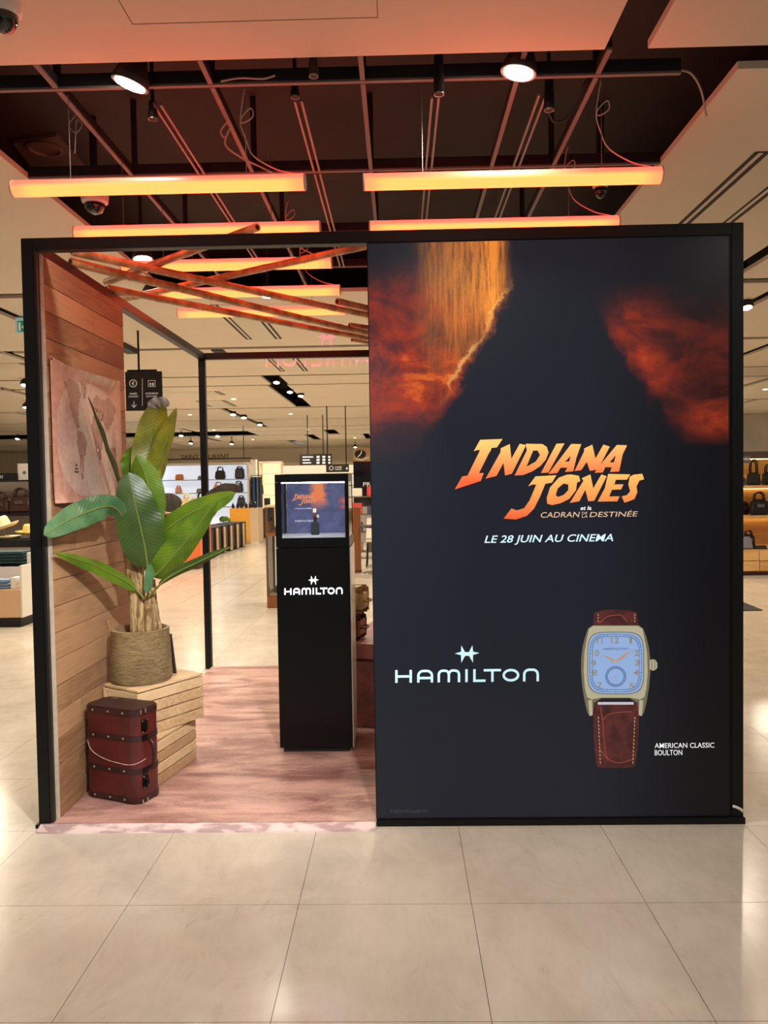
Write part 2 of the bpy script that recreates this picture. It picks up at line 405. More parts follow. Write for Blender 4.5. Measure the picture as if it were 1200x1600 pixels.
for L in lands:
    b = MB(); n = len(L); cu = sum(p[0] for p in L)/n; cv = sum(p[1] for p in L)/n
    ring = []
    for k in range(n):
        (ua, va), (ub, vb) = L[k], L[(k+1) % n]
        for t in (0, .25, .5, .75):
            j = 0.008*math.sin(31*ua+17*t+k*5); ring.append((ua+(ub-ua)*t+j, va+(vb-va)*t-j))
    rg = 5; m = len(ring); b.v.append(map_pt(cu, cv, 0.0024))
    for r in range(1, rg+1):
        for (u, v) in ring: b.v.append(map_pt(cu+(u-cu)*r/rg, cv+(v-cv)*r/rg, 0.0024))
    for k in range(m): b.f.append([0, 1+k, 1+(k+1) % m])
    for r in range(rg-1):
        for k in range(m): b.f.append([1+r*m+k, 1+r*m+(k+1) % m, 1+(r+1)*m+(k+1) % m, 1+(r+1)*m+k])
    b.build('continent', LAND, mp_, smooth='all')
b = MB()
for (u, v, du, dv) in ((.25, .215, .05, .012), (.255, .235, .035, .014), (.265, .26, .02, .02)):
    b.add([map_pt(u, v, .0026), map_pt(u+du, v, .0026), map_pt(u+du, v+dv, .0026), map_pt(u, v+dv, .0026)], [(0, 1, 2, 3)])
b.build('ship_mark', M('map_ink', (70, 52, 50), 0.5), mp_)
for (u, v) in ((.015, .985),): MB().lathe(map_pt(u, v, 0.0), [(0.005, 0), (0.006, 0.002), (0.002, 0.005)], 10, (1, 0, 0)).build('pin', M('dark_pin', (40, 30, 30), 0.4), mp_)

# ---------------------------------------------------------------- poster panel
def poster_mat():
    m, nt, b = base_mat('poster_print'); g = nt.nodes.new('ShaderNodeNewGeometry').outputs['Position']
    sp = nt.nodes.new('ShaderNodeSeparateXYZ'); nt.links.new(g, sp.inputs[0])
    X = X_(nt, sp.outputs[0]); Z = X_(nt, sp.outputs[2])
    # measures across the print: x to the right, y downwards, in units of 1/372 m
    x = (X+0.121)*374.0+580.0; y = (Z-0.02)*-371.0+1283.0
    n1 = noise(nt, 3.4, 7, 0.62, (1, 1, 1.7), g, 0.8); n2 = noise(nt, 7.5, 6, 0.65, None, g, 0.4); n3 = noise(nt, 60, 3, 0.7, (1, 1, 0.10), g); n4 = noise(nt, 150, 2, 0.6, None, g)
    # peak-shaped dark rock mass with a smoke column over it
    half = (y-395.0)*0.60+n2*70.0-10.0
    ridge = ((x-862.0).abs()-half)
    rock = 1-ridge.ss(-14.0, 14.0)
    smoke = (1-((x-872.0).abs()).ss(48.0, 105.0))*(1-y.ss(500, 560))
    cl = (n1*0.65+n2*0.35).ss(0.40, 0.66)
    left = (1-x.ss(560, 960))*y.ss(395, 470)*(1-y.ss(600, 720))
    low = (1-((x-790.0).abs()).ss(40, 260))*y.ss(470, 570)*(1-y.ss(590, 690))
    right = x.ss(860, 915)*(1-x.ss(950, 1090)*0.80)*y.ss(440, 540)*(1-y.ss(620, 700))+x.ss(1040, 1130)*(1-((y-660.0).abs()).ss(8, 42))*0.6
    ember = (left*0.50+low*0.95+right*0.95)*(cl*0.85+0.15)
    fallx = (1-((x-748.0).abs()).ss(10, 62))*0.75+(1-((x-782.0).abs()).ss(4, 26))*0.9+(1-((x-690.0).abs()).ss(4, 44))*0.4
    fall = fallx*(n3.ss(0.30, 0.66)*0.75+0.25)*(n4*0.8+0.55)*(1-y.ss(430, 650))*1.0
    keep = (1-rock)*(1-smoke*0.9)
    e = ember*keep; f = (fall*keep).min(1.3)
    navy = mixc(nt, x.ss(900, 1130), lin((31, 35, 46)), lin((10, 10, 16)))  # sheen of reflected light painted in: navy is lighter towards the left
    c = mixc(nt, (e*1.45).min(1.0), navy, lin((186, 62, 32)))
    c = mixc(nt, (e-0.55).max(0.0)*1.3, c, lin((255, 140, 50)))
    c = mixc(nt, f.min(1.0), c, lin((255, 160, 60)))
    rim = (1-(ridge-6.0).abs().ss(0.0, 7.0))*(1-x.ss(760, 862))*y.ss(430, 470)*(1-y.ss(560, 640))
    c = mixc(nt, rim*0.75*n2.ss(0.3, 0.6), c, lin((255, 190, 110)))
    nt.links.new(mixc(nt, 0.62, c, (0.0, 0.0, 0.0)), b.inputs['Base Color']); nt.links.new(c, b.inputs['Emission Color'])
    b.inputs['Emission Strength'].default_value = 0.62; b.inputs['Roughness'].default_value = 0.33; b.inputs['Specular IOR Level'].default_value = 0.3
    return m
PX0, PX1, PZ0, PZ1 = -0.121, 1.383, 0.028, 2.461
po = thing('poster_panel', 'tall dark lightbox poster with fiery orange sky, film title and wristwatch', 'poster', (0.63, YF, 0.028))
box('casing', (PX0, YF+0.004, PZ0), (PX1, YF+0.050, PZ1), BLACK, po, bevel=0.002)
box('print', (PX0+0.004, YF+0.0005, PZ0+0.003), (PX1-0.012, YF+0.0042, PZ1-0.004), poster_mat(), po)
def pr(name, rgb, e=0.75, rough=0.45): return M(name, rgb, rough, emit=e)
def pp(px, py, off=0.0012): return P(px, py, Y=YF-off)
def decal(name, polys, mat, off, parent=po, holes=None):
    """flat printed shape: outlines in photo pixels on the poster plane, filled with their holes"""
    bm = bmesh.new(); base = root_loc(parent)
    for ip, poly in enumerate(polys):
        edges = []
        for loop in [poly] + ((holes or {}).get(ip, [])):
            vs = [bm.verts.new(pp(a, b_, off)-base) for (a, b_) in loop]
            edges += [bm.edges.new((vs[i], vs[(i+1) % len(vs)])) for i in range(len(vs))]
        bmesh.ops.triangle_fill(bm, use_beauty=True, edges=edges)
    bmesh.ops.recalc_face_normals(bm, faces=bm.faces)
    for f in bm.faces:
        if f.normal.y > 0: f.normal_flip()
    me = bpy.data.meshes.new(name); bm.to_mesh(me); bm.free(); me.materials.append(mat)
    o = bpy.data.objects.new(name, me); COL.objects.link(o); o.parent = parent; return o
def A_(L): return [(690+x*.14167, 670+y*.14167) for x, y in L]
def B_(L): return [(840+x*.15, 670+y*.15) for x, y in L]
def grad_mat(name, ztop, zbot, top, bot, e):
    m, nt, b = base_mat(name); g = nt.nodes.new('ShaderNodeNewGeometry').outputs['Position']
    sp = nt.nodes.new('ShaderNodeSeparateXYZ'); nt.links.new(g, sp.inputs[0]); Z = X_(nt, sp.outputs[2])
    c = mixc(nt, (Z-zbot)/(ztop-zbot), lin(bot), lin(top)); nt.links.new(c, b.inputs['Base Color']); nt.links.new(c, b.inputs['Emission Color'])
    b.inputs['Emission Strength'].default_value = e; b.inputs['Roughness'].default_value = 0.45; return m
G1 = grad_mat('title_orange_upper', 1.62, 1.46, (240, 186, 105), (222, 88, 48), 0.75)
G2 = grad_mat('title_orange_lower', 1.48, 1.30, (238, 180, 95), (214, 84, 48), 0.75)
title = [
 ('letter_i', G1, A_([(425,122),(672,112),(610,205),(548,212),(545,235),(520,272),(412,490),(466,487),(432,575),(145,668),(228,525),(285,518),(425,235),(390,235),(355,248)]), []),
 ('letter_n', G1, A_([(652,215),(752,168),(770,330),(862,165),(930,180),(905,235),(775,495),(700,515),(683,375),(605,520),(485,550),(650,258)]), []),
 ('letter_d', G1, A_([(928,165),(1110,168),(1160,200),(1180,260),(1150,340),(1090,410),(1000,470),(900,510),(805,515),(940,240)]), [A_([(1010,240),(1060,240),(1085,290),(1040,360),(935,420)])]),
 ('letter_i', G1, B_([(197,155),(280,152),(112,456),(35,460)]), []),
 ('letter_a', G1, B_([(350,158),(455,160),(405,300),(372,442),(285,450),(310,405),(240,405),(205,460),(112,470)]), [B_([(345,280),(330,340),(285,345)])]),
 ('letter_n', G1, B_([(485,205),(570,165),(603,310),(685,165),(752,185),(628,425),(545,438),(512,345),(455,430),(385,440),(485,235)]), []),
 ('letter_a', G1, B_([(825,168),(932,172),(885,270),(850,445),(755,450),(772,400),(705,400),(680,455),(592,458),(690,330)]), [B_([(815,275),(795,350),(750,350)])]),
 ('letter_j', G2, [(836.6,744.4),(869.3,742.5),(862.5,754),(852,756),(844.4,774.8),(834.5,794.7),(823.2,806),(806.2,811.7),(787,810.3),(799.1,794.4),(807.6,797.5),(818.9,794),(827.4,781.9),(838,757.1),(831.7,757.1),(825.3,760)], []),
 ('letter_o', G2, B_([(345,475),(430,490),(445,545),(410,560),(400,640),(330,730),(240,775),(150,795),(100,780),(95,720),(130,610),(220,510),(300,480)]), [B_([(270,570),(320,580),(320,640),(270,690),(210,710),(188,690),(210,620)])]),
 ('letter_n', G2, B_([(460,515),(550,475),(580,620),(665,475),(720,495),(590,750),(528,755),(497,635),(435,755),(335,772),(478,540)]), []),
 ('letter_e', G2, B_([(735,470),(965,475),(930,530),(815,530),(800,580),(895,578),(870,632),(775,635),(745,705),(855,703),(830,755),(625,758),(700,620)]), []),
 ('letter_s', G2, B_([(960,500),(1000,478),(1090,468),(1110,525),(1060,540),(1030,600),(1040,660),(1010,730),(960,752),(905,770),(875,705),(930,690),(965,650),(945,580)]), [])]
for nm, mt, poly, hl in title: decal(nm, [poly], mt, 0.0012, holes={0: hl} if hl else None)
TAN = pr('print_tan', (222, 188, 160), 0.6); ICE = pr('print_ice_blue', (196, 232, 246), 0.75); LOGO = pr('print_pale_cyan', (188, 228, 238), 0.75); PWH = pr('print_white', (228, 232, 236), 0.75)
def ptext(nm, s, x0, y0, x1, y1, mat, shear=0.0, bold=0.0, off=0.0012, parent=po):
    return text(nm, s, pp(x0, y0, off), pp(x1, y1, off), mat, parent, shear, bold=bold)
ptext('caption', 'et la', 907, 797, 924, 790.5, PWH, 0.2, 0.02)
ptext('caption', 'CADRAN', 845, 809, 906, 799.5, TAN, 0.18)
ptext('caption', 'DE', 909, 803.5, 918, 799.8, TAN, 0.1); ptext('caption', 'LA', 909, 809, 918, 804.8, TAN, 0.1)
ptext('caption', 'DESTINÉE', 921, 808, 997, 796.8, TAN, 0.18)
ptext('release_date', 'LE 28 JUIN AU CINEMA', 757, 852, 958, 834, ICE, 0.25, 0.010)
ptext('model_name', 'AMERICAN CLASSIC', 1023, 1169, 1116, 1160.3, PWH, 0, 0.004); ptext('model_name', 'BOULTON', 1023, 1180.3, 1066, 1171.5, PWH, 0, 0.004)
ptext('copyright_line', '© 2023 & TM Lucasfilm Ltd.', 610, 1270, 668, 1264.5, pr('print_grey', (70, 74, 82), 0.4))
# wordmark strokes on a 960 x 85 field
def arc(cx, cy, r, a0, a1, n=8, ry=None): return [(cx+r*math.cos(math.radians(a0+(a1-a0)*i/n)), cy+(ry or r)*math.sin(math.radians(a0+(a1-a0)*i/n))) for i in range(n+1)]
TH = 16.0
WORD = [[[(8,0),(8,85)],[(104,0),(104,85)],[(8,42),(104,42)]],
        [[(155,0)]+arc(189,45,34,180,90,8,32)+arc(212,45,34,90,0,8,32)+[(246,0)],[(155,30),(246,30)]],
        [[(292,0)]+arc(318,51,26,180,90,8)+arc(333,51,26,90,0,8)+[(359,0)],[(359,51)]+arc(386,51,27,180,90,8)+arc(401,51,26,90,0,8)+[(427,0)]],
        [[(477,0),(477,85)]],
        [[(530,85),(530,8),(604,8)]],
        [[(592,77),(707,77)],[(650,77),(650,0)]],
        [arc(773.5,42.5,48,0,360,32,34)],
        [[(862,0)]+arc(894,45,32,180,90,8)+arc(920,45,32,90,0,8)+[(952,0)]]]
STAR = [(-82,0),(-40,11),(-38,53),(-13,8),(13,8),(36,53),(40,11),(82,2),(40,-11),(40,-62),(14,-16),(-13,-16),(-38,-62),(-40,-11)]
def ribbon(b, pts, th, f):
    closed = (Vector(pts[0])-Vector(pts[-1])).length < 1e-6; n = len(pts); L = []
    q = [Vector(p) for p in pts]
    for i in range(n):
        if closed: d = q[(i+1) % (n-1)] - q[(i-1) % (n-1)]
        else: d = q[min(i+1, n-1)] - q[max(i-1, 0)]
        d.normalize(); nn = Vector((-d.y, d.x)); k = 1.0
        if not closed and 0 < i < n-1:
            e = (q[i+1]-q[i]).normalized(); k = 1/max(0.5, abs(e.dot(d)))
        L.append((q[i]+nn*th/2*k, q[i]-nn*th/2*k))
    for i in range(n-1):
        (a0, a1), (b0, b1) = L[i], L[i+1]
        b.add([f(*a0), f(*a1), f(*b1), f(*b0)], [(0, 1, 2, 3)])
def wordmark(f, mat, parent, th=TH, starf=None, names=('wordmark_letter', 'star_emblem'), solid=0.0):
    for L in WORD:
        b = MB()
        for st in L: ribbon(b, st, th, f)
        if solid:
            n = len(b.v); fs = [list(x) for x in b.f]
            b.v += [v+Vector((0, solid, 0)) for v in b.v[:n]]
            for x in fs:
                b.f.append([i+n for i in x][::-1])
                for i in range(4): b.f.append([x[i], x[(i+1) % 4], x[(i+1) % 4]+n, x[i]+n])
        b.build(names[0], mat, parent)
    b = MB(); c = [f(480+x, 190+y) for x, y in STAR]
    if solid: b.prism(c, (0, solid, 0))
    else: b.add(c, [list(range(len(c)))])
    b.build(names[1], mat, parent)
def lerp2(p00, p10, p01):
    return lambda x, y: Vector(p00)+(Vector(p10)-Vector(p00))*(x/960)+(Vector(p01)-Vector(p00))*(y/85)
hl, hr, ht = pp(617.5, 1067), pp(842, 1064.5), pp(617.5, 1047)
wordmark(lerp2(hl, hr, ht), LOGO, po)
# printed wristwatch
WC = 962.0
def sym(L): return L + [(2*WC-x, y) for x, y in L[::-1]]
STRAP = M('print_brown_leather', (92, 42, 43), 0.35, rgb2=(54, 23, 26), nscale=16, emit=0.0)
for nt_ in (STRAP.node_tree,):
    b_ = nt_.nodes['Principled BSDF']; l_ = b_.inputs['Base Color'].links[0].from_socket; nt_.links.new(l_, b_.inputs['Emission Color']); b_.inputs['Emission Strength'].default_value = 0.5
decal('watch_strap', [[(928,957),(945,953),(962,952),(979,953),(995,957),(998,985),(926,985)]], STRAP, 0.0012)
decal('watch_strap', [[(927,1096),(998,1096),(998,1150),(996,1170),(993,1198),(980,1200),(944,1200),(932,1198),(929,1170),(927,1150)]], STRAP, 0.0012)
CREASE = pr('print_leather_crease', (148, 74, 58), 0.5); STITCH = pr('print_stitch', (206, 160, 118), 0.6)
b = MB()
for side in (934.5, 991.5):
    for k in range(13):
        yy = 1120+k*5.8; dx = (k*0.25 if side < 960 else -k*0.25)
        b.add([pp(side+dx-0.5, yy, .002), pp(side+dx+0.7, yy, .002), pp(side+dx+1.4, yy+3.4, .002), pp(side+dx+0.2, yy+3.4, .002)], [(0, 1, 2, 3)])
    for k in range(3):
        yy = 959+k*5; b.add([pp(side-0.5, yy, .002), pp(side+.7, yy, .002), pp(side+.9, yy+3, .002), pp(side-.3, yy+3, .002)], [(0, 1, 2, 3)])
tag(b.build('stitching', STITCH, po), kind='stuff')
def crease(L, w=1.2):
    b = MB(); ribbon(b, [(p.x, p.y) for p in catmull([(x, y, 0) for x, y in L], 18)], w, lambda x, y: pp(x, y, .0018)); return b
for L in ([(938,1104),(942,1130),(944,1160),(948,1182),(958,1191)], [(938,1172),(950,1186),(968,1192),(990,1186)], [(942,1125),(952,1116),(970,1113),(988,1112)], [(936,974),(948,964),(962,961),(972,962),(980,972)]): crease(L).build('crease', CREASE, po)
GOLD = pr('print_gold', (182, 180, 154), 0.5); GOLDD = pr('print_gold_shade', (120, 116, 94), 0.4)
decal('case_side', [sym([(926,977),(919,982),(914,996),(910,1012),(908,1030),(908,1052),(910,1075),(914,1098),(918,1114),(922,1119),(926,1118),(928,1098),(940,1091)])], GOLDD, 0.0022)
decal('bezel', [sym([(927,978),(920,983),(917,998),(913,1020),(912,1050),(914,1075),(917,1089),(924,1093),(940,1090)])], GOLD, 0.0030)
decal('lug', [[(919,1094),(925,1094),(926,1117),(921,1119)]], GOLD, 0.0031); decal('lug', [[(1005,1094),(999,1094),(998,1117),(1003,1119)]], GOLD, 0.0031)
decal('strap_bar', [[(934,1097),(990,1097),(990,1101),(934,1101)]], pr('print_silver', (190, 194, 206), 0.6), 0.0031)
decal('crown', [[(1015,1032),(1019,1030),(1024,1031),(1027,1036),(1027,1043),(1024,1047),(1019,1048),(1015,1045)]], GOLD, 0.0024)
for xx in (1018, 1022.5): decal('crown_groove', [[(xx,1031),(xx+1.2,1031),(xx+1.2,1047),(xx,1047)]], GOLDD, 0.003)
def superell(rx, ry, p, n=48, cy=1036.0): return [(WC+rx*math.copysign(abs(math.cos(2*math.pi*k/n))**(2/p), math.cos(2*math.pi*k/n)), cy+ry*math.copysign(abs(math.sin(2*math.pi*k/n))**(2/p), math.sin(2*math.pi*k/n))) for k in range(n)]
decal('dial_rim', [superell(44.5, 49, 4.6)], pr('print_gold_rim', (120, 120, 112), 0.5), 0.0036)
decal('dial', [superell(43, 47.5, 4.6)], pr('print_dial_blue', (146, 182, 236), 0.5), 0.0042)
NAVYI = pr('print_dial_ink', (44, 62, 104), 0.5)
for (rx, ry) in ((40.5, 45), (37, 41.5)):
    b = MB(); q = superell(rx, ry, 4.2); ribbon(b, q+[q[0]], 0.6, lambda x, y: pp(x, y, .0047)); b.build('minute_track', NAVYI, po)
b = MB(); q1 = superell(40.5, 45, 4.2, 60); q2 = superell(37, 41.5, 4.2, 60)
for u, v in zip(q1, q2): ribbon(b, [u, v], 0.5, lambda x, y: pp(x, y, .0047))
tag(b.build('minute_marks', NAVYI, po), kind='stuff')
NUM = pr('print_numeral_gold', (150, 136, 104), 0.5)
for s_, x, y, w in (('11',937,1001,8),('12',961,1000.5,12),('1',985.5,1001,3.5),('10',930.5,1020.5,11),('2',994.5,1020,7.5),('9',927.8,1036,7),('3',995.5,1035.5,7),('8',929,1051,7.5),('4',994,1051,8),('7',937,1071,7),('5',987,1072,7.5)):
    ptext('numeral', s_, x-w/2, y+4.8, x+w/2, y-4.8, NUM, 0, 0.01, off=0.0048)
for L in WORD:
    b = MB()
    for st in L: ribbon(b, st, 15, lerp2(pp(942.5, 1015.6, .0048), pp(981.5, 1015.4, .0048), pp(942.5, 1012.4, .0048)))
    b.build('dial_wordmark_letter', NAVYI, po)
b = MB()
for r_ in (15.5, 13.2): ribbon(b, [(WC+r_*math.cos(2*math.pi*k/32), 1057+r_*math.sin(2*math.pi*k/32)) for k in range(33)], 1.0, lambda x, y: pp(x, y, .0048))
b.build('subdial', NAVYI, po)
HAND = pr('print_hand_rose', (186, 150, 124), 0.55)
decal('hour_hand', [[(940,1022.5),(949,1025),(962.8,1032.2),(961,1035.6),(949,1028)]], HAND, 0.0053)
decal('minute_hand', [[(990.5,1013.5),(977,1025.8),(963,1035.6),(961,1032.6),(975,1022)]], HAND, 0.0053)
decal('hand_hub', [[(WC+2.6*math.cos(k), 1034+2.6*math.sin(k)) for k in [i*math.pi/6 for i in range(12)]]], GOLD, 0.0058)
decal('second_hand', [[(953.5,1060.5),(963.5,1056),(964,1057.6)]], HAND, 0.0053)

# ================================================================ OVER THE BOOTH
def tube_mat():
    m, nt, b = base_mat('led_diffuser_orange'); x, y, z = xyz(nt)
    f = z.ss(-0.006, 0.015)
    ends = (x.abs()).ss(0.50, 0.585)
    lo = mixc(nt, ends*0.75, (1.0, 0.080, 0.0185), (1.0, 0.042, 0.017))
    c = mixc(nt, f, lo, (0.80, 0.030, 0.019))
    nt.links.new(c, b.inputs['Emission Color']); b.inputs['Emission Strength'].default_value = 8.6
    b.inputs['Base Color'].default_value = (*lin((150, 74, 50)), 1); b.inputs['Roughness'].default_value = 0.35; return m
TUBEM = tube_mat(); CAPM = M('clear_end_cap', (214, 190, 180), 0.25); CABLE = M('grey_cable', (176, 160, 152), 0.5); WIRE = M('steel_wire', (120, 110, 106), 0.35, 0.7)
def led_tube(xc, y, z, label, loops):
    t = thing('led_tube', label, 'light tube', (xc, y, z), 'glowing orange light tubes over the booth')
    r = 0.0325; L = 0.6
    MB().lathe((xc-L+0.004, y, z), [(r, 0), (r, 2*L-0.008)], 28, (1, 0, 0)).build('diffuser', TUBEM, t, smooth=True)
    for s_ in (-1, 1):
        MB().lathe((xc+s_*(L-0.003)-0.004, y, z), [(r*0.95, 0), (r*1.06, 0.001), (r*1.06, 0.007), (r*0.95, 0.008)], 28, (1, 0, 0)).build('end_cap', CAPM, t, smooth=True)
        xw = xc+s_*0.36
        MB().tube([(xw, y, z+r), (xw, y, 3.055)], 0.0016, 6).build('suspension_wire', WIRE, t)
    if loops:
        xw = xc+loops*0.36
        pts = [(xw+loops*0.20, y, z+r+0.002), (xw+loops*0.12, y, z+0.055), (xw+loops*0.03, y, z+0.11), (xw, y+.01, z+0.18), (xw-0.02, y, z+0.25), (xw+0.022, y, z+0.30), (xw+0.03, y, z+0.265), (xw-0.018, y, z+0.245), (xw-0.01, y, z+0.33), (xw, y, 3.06)]
        MB().tube(catmull(pts, 40), 0.0028, 6).build('power_cable', CABLE, t, smooth=True)
rows = [3.24, 3.86, 4.51, 5.15, 5.65]; rn = ['nearest the camera', 'second from the front, just above the booth front beam', 'third from the front, seen through the open booth top', 'fourth from the front, seen under the bamboo', 'hindmost, low behind the bamboo']
zr = [2.685, 2.700, 2.715, 2.716, 2.697]
for k in range(5): led_tube(-0.962, rows[k], zr[k], 'left orange light tube ' + rn[k], 1 if k in (0, 2, 3) else 0)
for k in range(2): led_tube(0.472, rows[k], zr[k]-0.006, 'right orange light tube ' + ['nearest the camera', 'right above the poster panel'][k], 1)

# rail grid hung in the dark recess
RAILW = M('rail_pale', (112, 100, 96), 0.55); RAILB = M('rail_black', (20, 16, 15), 0.6)
gr = thing('trim_1', 'pale metal rail grid hung in the dark ceiling recess', None, (-0.3, 4.8, ZC), kind='structure')
def rail(name, a, b_, w, web=0.05):
    (x0, y0), (x1, y1) = a, b_
    if abs(x1-x0) > abs(y1-y0): lo = (x0, y0-w/2); hi = (x1, y0+w/2)
    else: lo = (x0-w/2, y0); hi = (x0+w/2, y1)
    r_ = box(name, (lo[0], lo[1], ZC+0.001), (hi[0], hi[1], ZC+0.010), RAILW, gr)
    box('web', (lo[0]+0.001, lo[1]+0.001, ZC+0.0102), (hi[0]-0.001, hi[1]-0.001, ZC+web), RAILB, r_)
for yy, xa, xb in ((3.19, -2.2, 1.13), (4.08, -1.95, 1.42), (5.05, -1.95, 1.42), (5.85, -1.95, 1.42)): rail('cross_rail', (xa, yy), (xb, yy), 0.020, 0.06)
for xx in (-1.345, -0.725, -0.122, 0.490, 0.803):
    ys = [3.0, 3.176, 4.066, 5.036, 5.836, 6.50]
    for q in range(5): rail('long_rail', (xx, ys[q]+(0.029 if q else 0)), (xx, ys[q+1]-0.001), 0.019, 0.05)
for xx in (-0.985, -0.397, 0.172, 0.614):
    for dx in (-0.014, 0.014):
        for (qa, qb) in ((3.33, 4.062), (4.095, 5.032), (5.066, 5.83)):
            box('slim_rail', (xx+dx-0.005, qa, ZC-0.002), (xx+dx+0.005, qb, ZC+0.012), M('slim_rail_grey', (120, 104, 100), 0.4, 0.3), gr)
for xx in (-1.345, -0.725, -0.122, 0.803):
    for yy in (3.17, 4.10, 5.07): box('hanger', (xx-0.014, yy+0.018, ZC+0.061), (xx+0.014, yy+0.03, 3.46), RAILB, gr)
# spotlights with bright round faces
def disc_lamp(name, c, tilt, label, d=0.13, watts=24, plate=True, grp='bright round spotlights in the ceiling recess'):
    c = Vector(c); n = Vector(tilt).normalized()
    t = thing(name, label, 'spotlight', c, grp)
    MB().lathe(c, [(d*0.52, 0.0), (d*0.54, -0.006), (d*0.50, -0.03), (d*0.36, -0.075), (d*0.30, -0.10)], 36, n).build('housing', M('lamp_body_dark', (36, 32, 31), 0.5), t, smooth=True)
    MB().lathe(c, [(d*0.44, 0.0015), (d*0.525, 0.0025), (d*0.54, 0.001)], 36, n, cap=False).build('rim', M('lamp_rim', (150, 150, 148), 0.3, 0.6), t, smooth=True)
    MB().lathe(c, [(d*0.44, 0.0006), (d*0.43, 0.004), (0.001, 0.007)], 36, n).build('lens', DLED, t, smooth='all')
    MB().tube([c-n*0.09, c-n*0.12+Vector((0, 0, 0.10)), (c.x-n.x*.12, c.y, 3.46)], 0.012, 10).build('stem', M('lamp_body_dark'), t, smooth=True)
    if plate: box('mounting_plate', (c.x-0.11, c.y-0.13, 3.10), (c.x+0.03, c.y-0.06, 3.115), M('plate_pale', (190, 150, 135), 0.6), t)
    l = bpy.data.lights.new('spotlight', 'AREA'); l.shape = 'DISK'; l.size = d*0.8; l.energy = watts; l.color = (1, 0.93, 0.82); l.spread = math.radians(115)
    lo = bpy.data.objects.new('spotlight_beam', l); lo.location = n*0.012; lo.rotation_euler = (-n).to_track_quat('Z', 'Y').to_euler(); COL.objects.link(lo); lo.parent = t
disc_lamp('recess_spotlight', P(203, 132, Z=3.035), (-0.34, 0.06, -1), 'bright round spotlight at the left of the ceiling recess', 0.135, 4)
disc_lamp('recess_spotlight', P(810, 114, Z=3.035), (-0.20, 0.04, -1), 'bright round spotlight at the right of the ceiling recess', 0.130, 16)
disc_lamp('recess_spotlight', P(223, 405, Z=2.96), (0.08, -0.12, -1), 'bright round spotlight seen between bamboo poles near the partition', 0.125, 10, False)
disc_lamp('recess_spotlight', P(243, 459, Z=2.97), (0.05, -0.1, -1), 'bright round spotlight half hidden behind the crossing bamboo poles', 0.19, 10, False)
disc_lamp('recess_spotlight', P(418, 463, Z=3.0), (0.0, -0.05, -1), 'small bright spotlight below a bamboo pole at the recess rear edge', 0.10, 12, False)
# unlit black cylinder spots
def cyl_spot(c, h, r, label):
    t = thing('cylinder_spot', label, 'spotlight', Vector(c), 'unlit black cylinder spots in the ceiling recess'); c = Vector(c)
    MB().lathe(c, [(r*0.8, 0), (r, 0.004), (r, h*0.45), (r*0.86, h*0.5), (r*0.86, h)], 20).build('housing', MATTE, t, smooth=True)
    MB().lathe(c, [(r*0.82, -0.001), (r*0.97, -0.003), (r, 0.001)], 20, cap=False).build('rim', M('lamp_rim'), t, smooth=True)
    MB().tube([c+Vector((0, 0, h)), (c.x, c.y, 3.46)], 0.008, 8).build('stem', MATTE, t)
cyl_spot(P(239, 186, Y=3.36), 0.07, 0.020, 'short black cylinder spot beside the left bright spotlight')
cyl_spot(P(686, 147, Y=3.14), 0.15, 0.021, 'long black cylinder spot between the two bright spotlights')
cyl_spot(P(858, 172, Y=3.33), 0.13, 0.021, 'black cylinder spot with a looping cable right of the right spotlight')
cyl_spot(P(490, 119, Y=3.02), 0.10, 0.018, 'black cylinder spot behind the front ceiling board edge')
cyl_spot(P(461, 152, Y=3.30), 0.05, 0.018, 'stubby black cylinder spot at the head of a slim rail')
# loose cables
def cable(pts, r, mat, label):
    p = catmull(pts, 12*len(pts)); o = MB().tube(p, r, 8).build('loose_cable', mat, None, loc=p[0], smooth=True); return tag(o, label, 'cable')
BCAB = M('black_cable', (18, 16, 16), 0.5)
cable([P(858, 178, Y=3.33), P(866, 190, Y=3.33), P(885, 186, Y=3.33), P(905, 160, Y=3.3), P(918, 125, Y=3.25), P(960, 108, Y=3.24), P(1010, 108, Y=3.24), P(1052, 110, Y=3.24)], 0.006, BCAB, 'thick black cable looping from the right cylinder spot along the rail')
cable([P(1060, 109, Y=3.2), P(1080, 115, Y=3.3), P(1095, 140, Y=3.35), P(1104, 182, Y=3.4)], 0.0045, CABLE, 'pale cable curving down from the rail end to the right board')
cable([P(345, 127, Y=3.17), P(375, 122, Y=3.17), P(410, 123, Y=3.17), P(430, 118, Y=3.17)], 0.004, CABLE, 'thin pale cable lying on the rail behind the front board')
cable([P(355, 190, Y=3.5), P(345, 205, Y=3.5), P(352, 215, Y=3.5), P(360, 198, Y=3.5), P(352, 225, Y=3.5), P(375, 245, Y=3.5), P(410, 262, Y=3.45), P(436, 275, Y=3.30)], 0.004, CABLE, 'grey looped cable running down to the left front tube')
cable([P(118, 180, Y=3.3), P(108, 195, Y=3.3), P(118, 208, Y=3.3), P(128, 195, Y=3.3), P(120, 188, Y=3.3), P(118, 215, Y=3.3), P(117, 240, Y=3.3)], 0.0025, WIRE, 'coiled steel wire above the left end of the front tube')
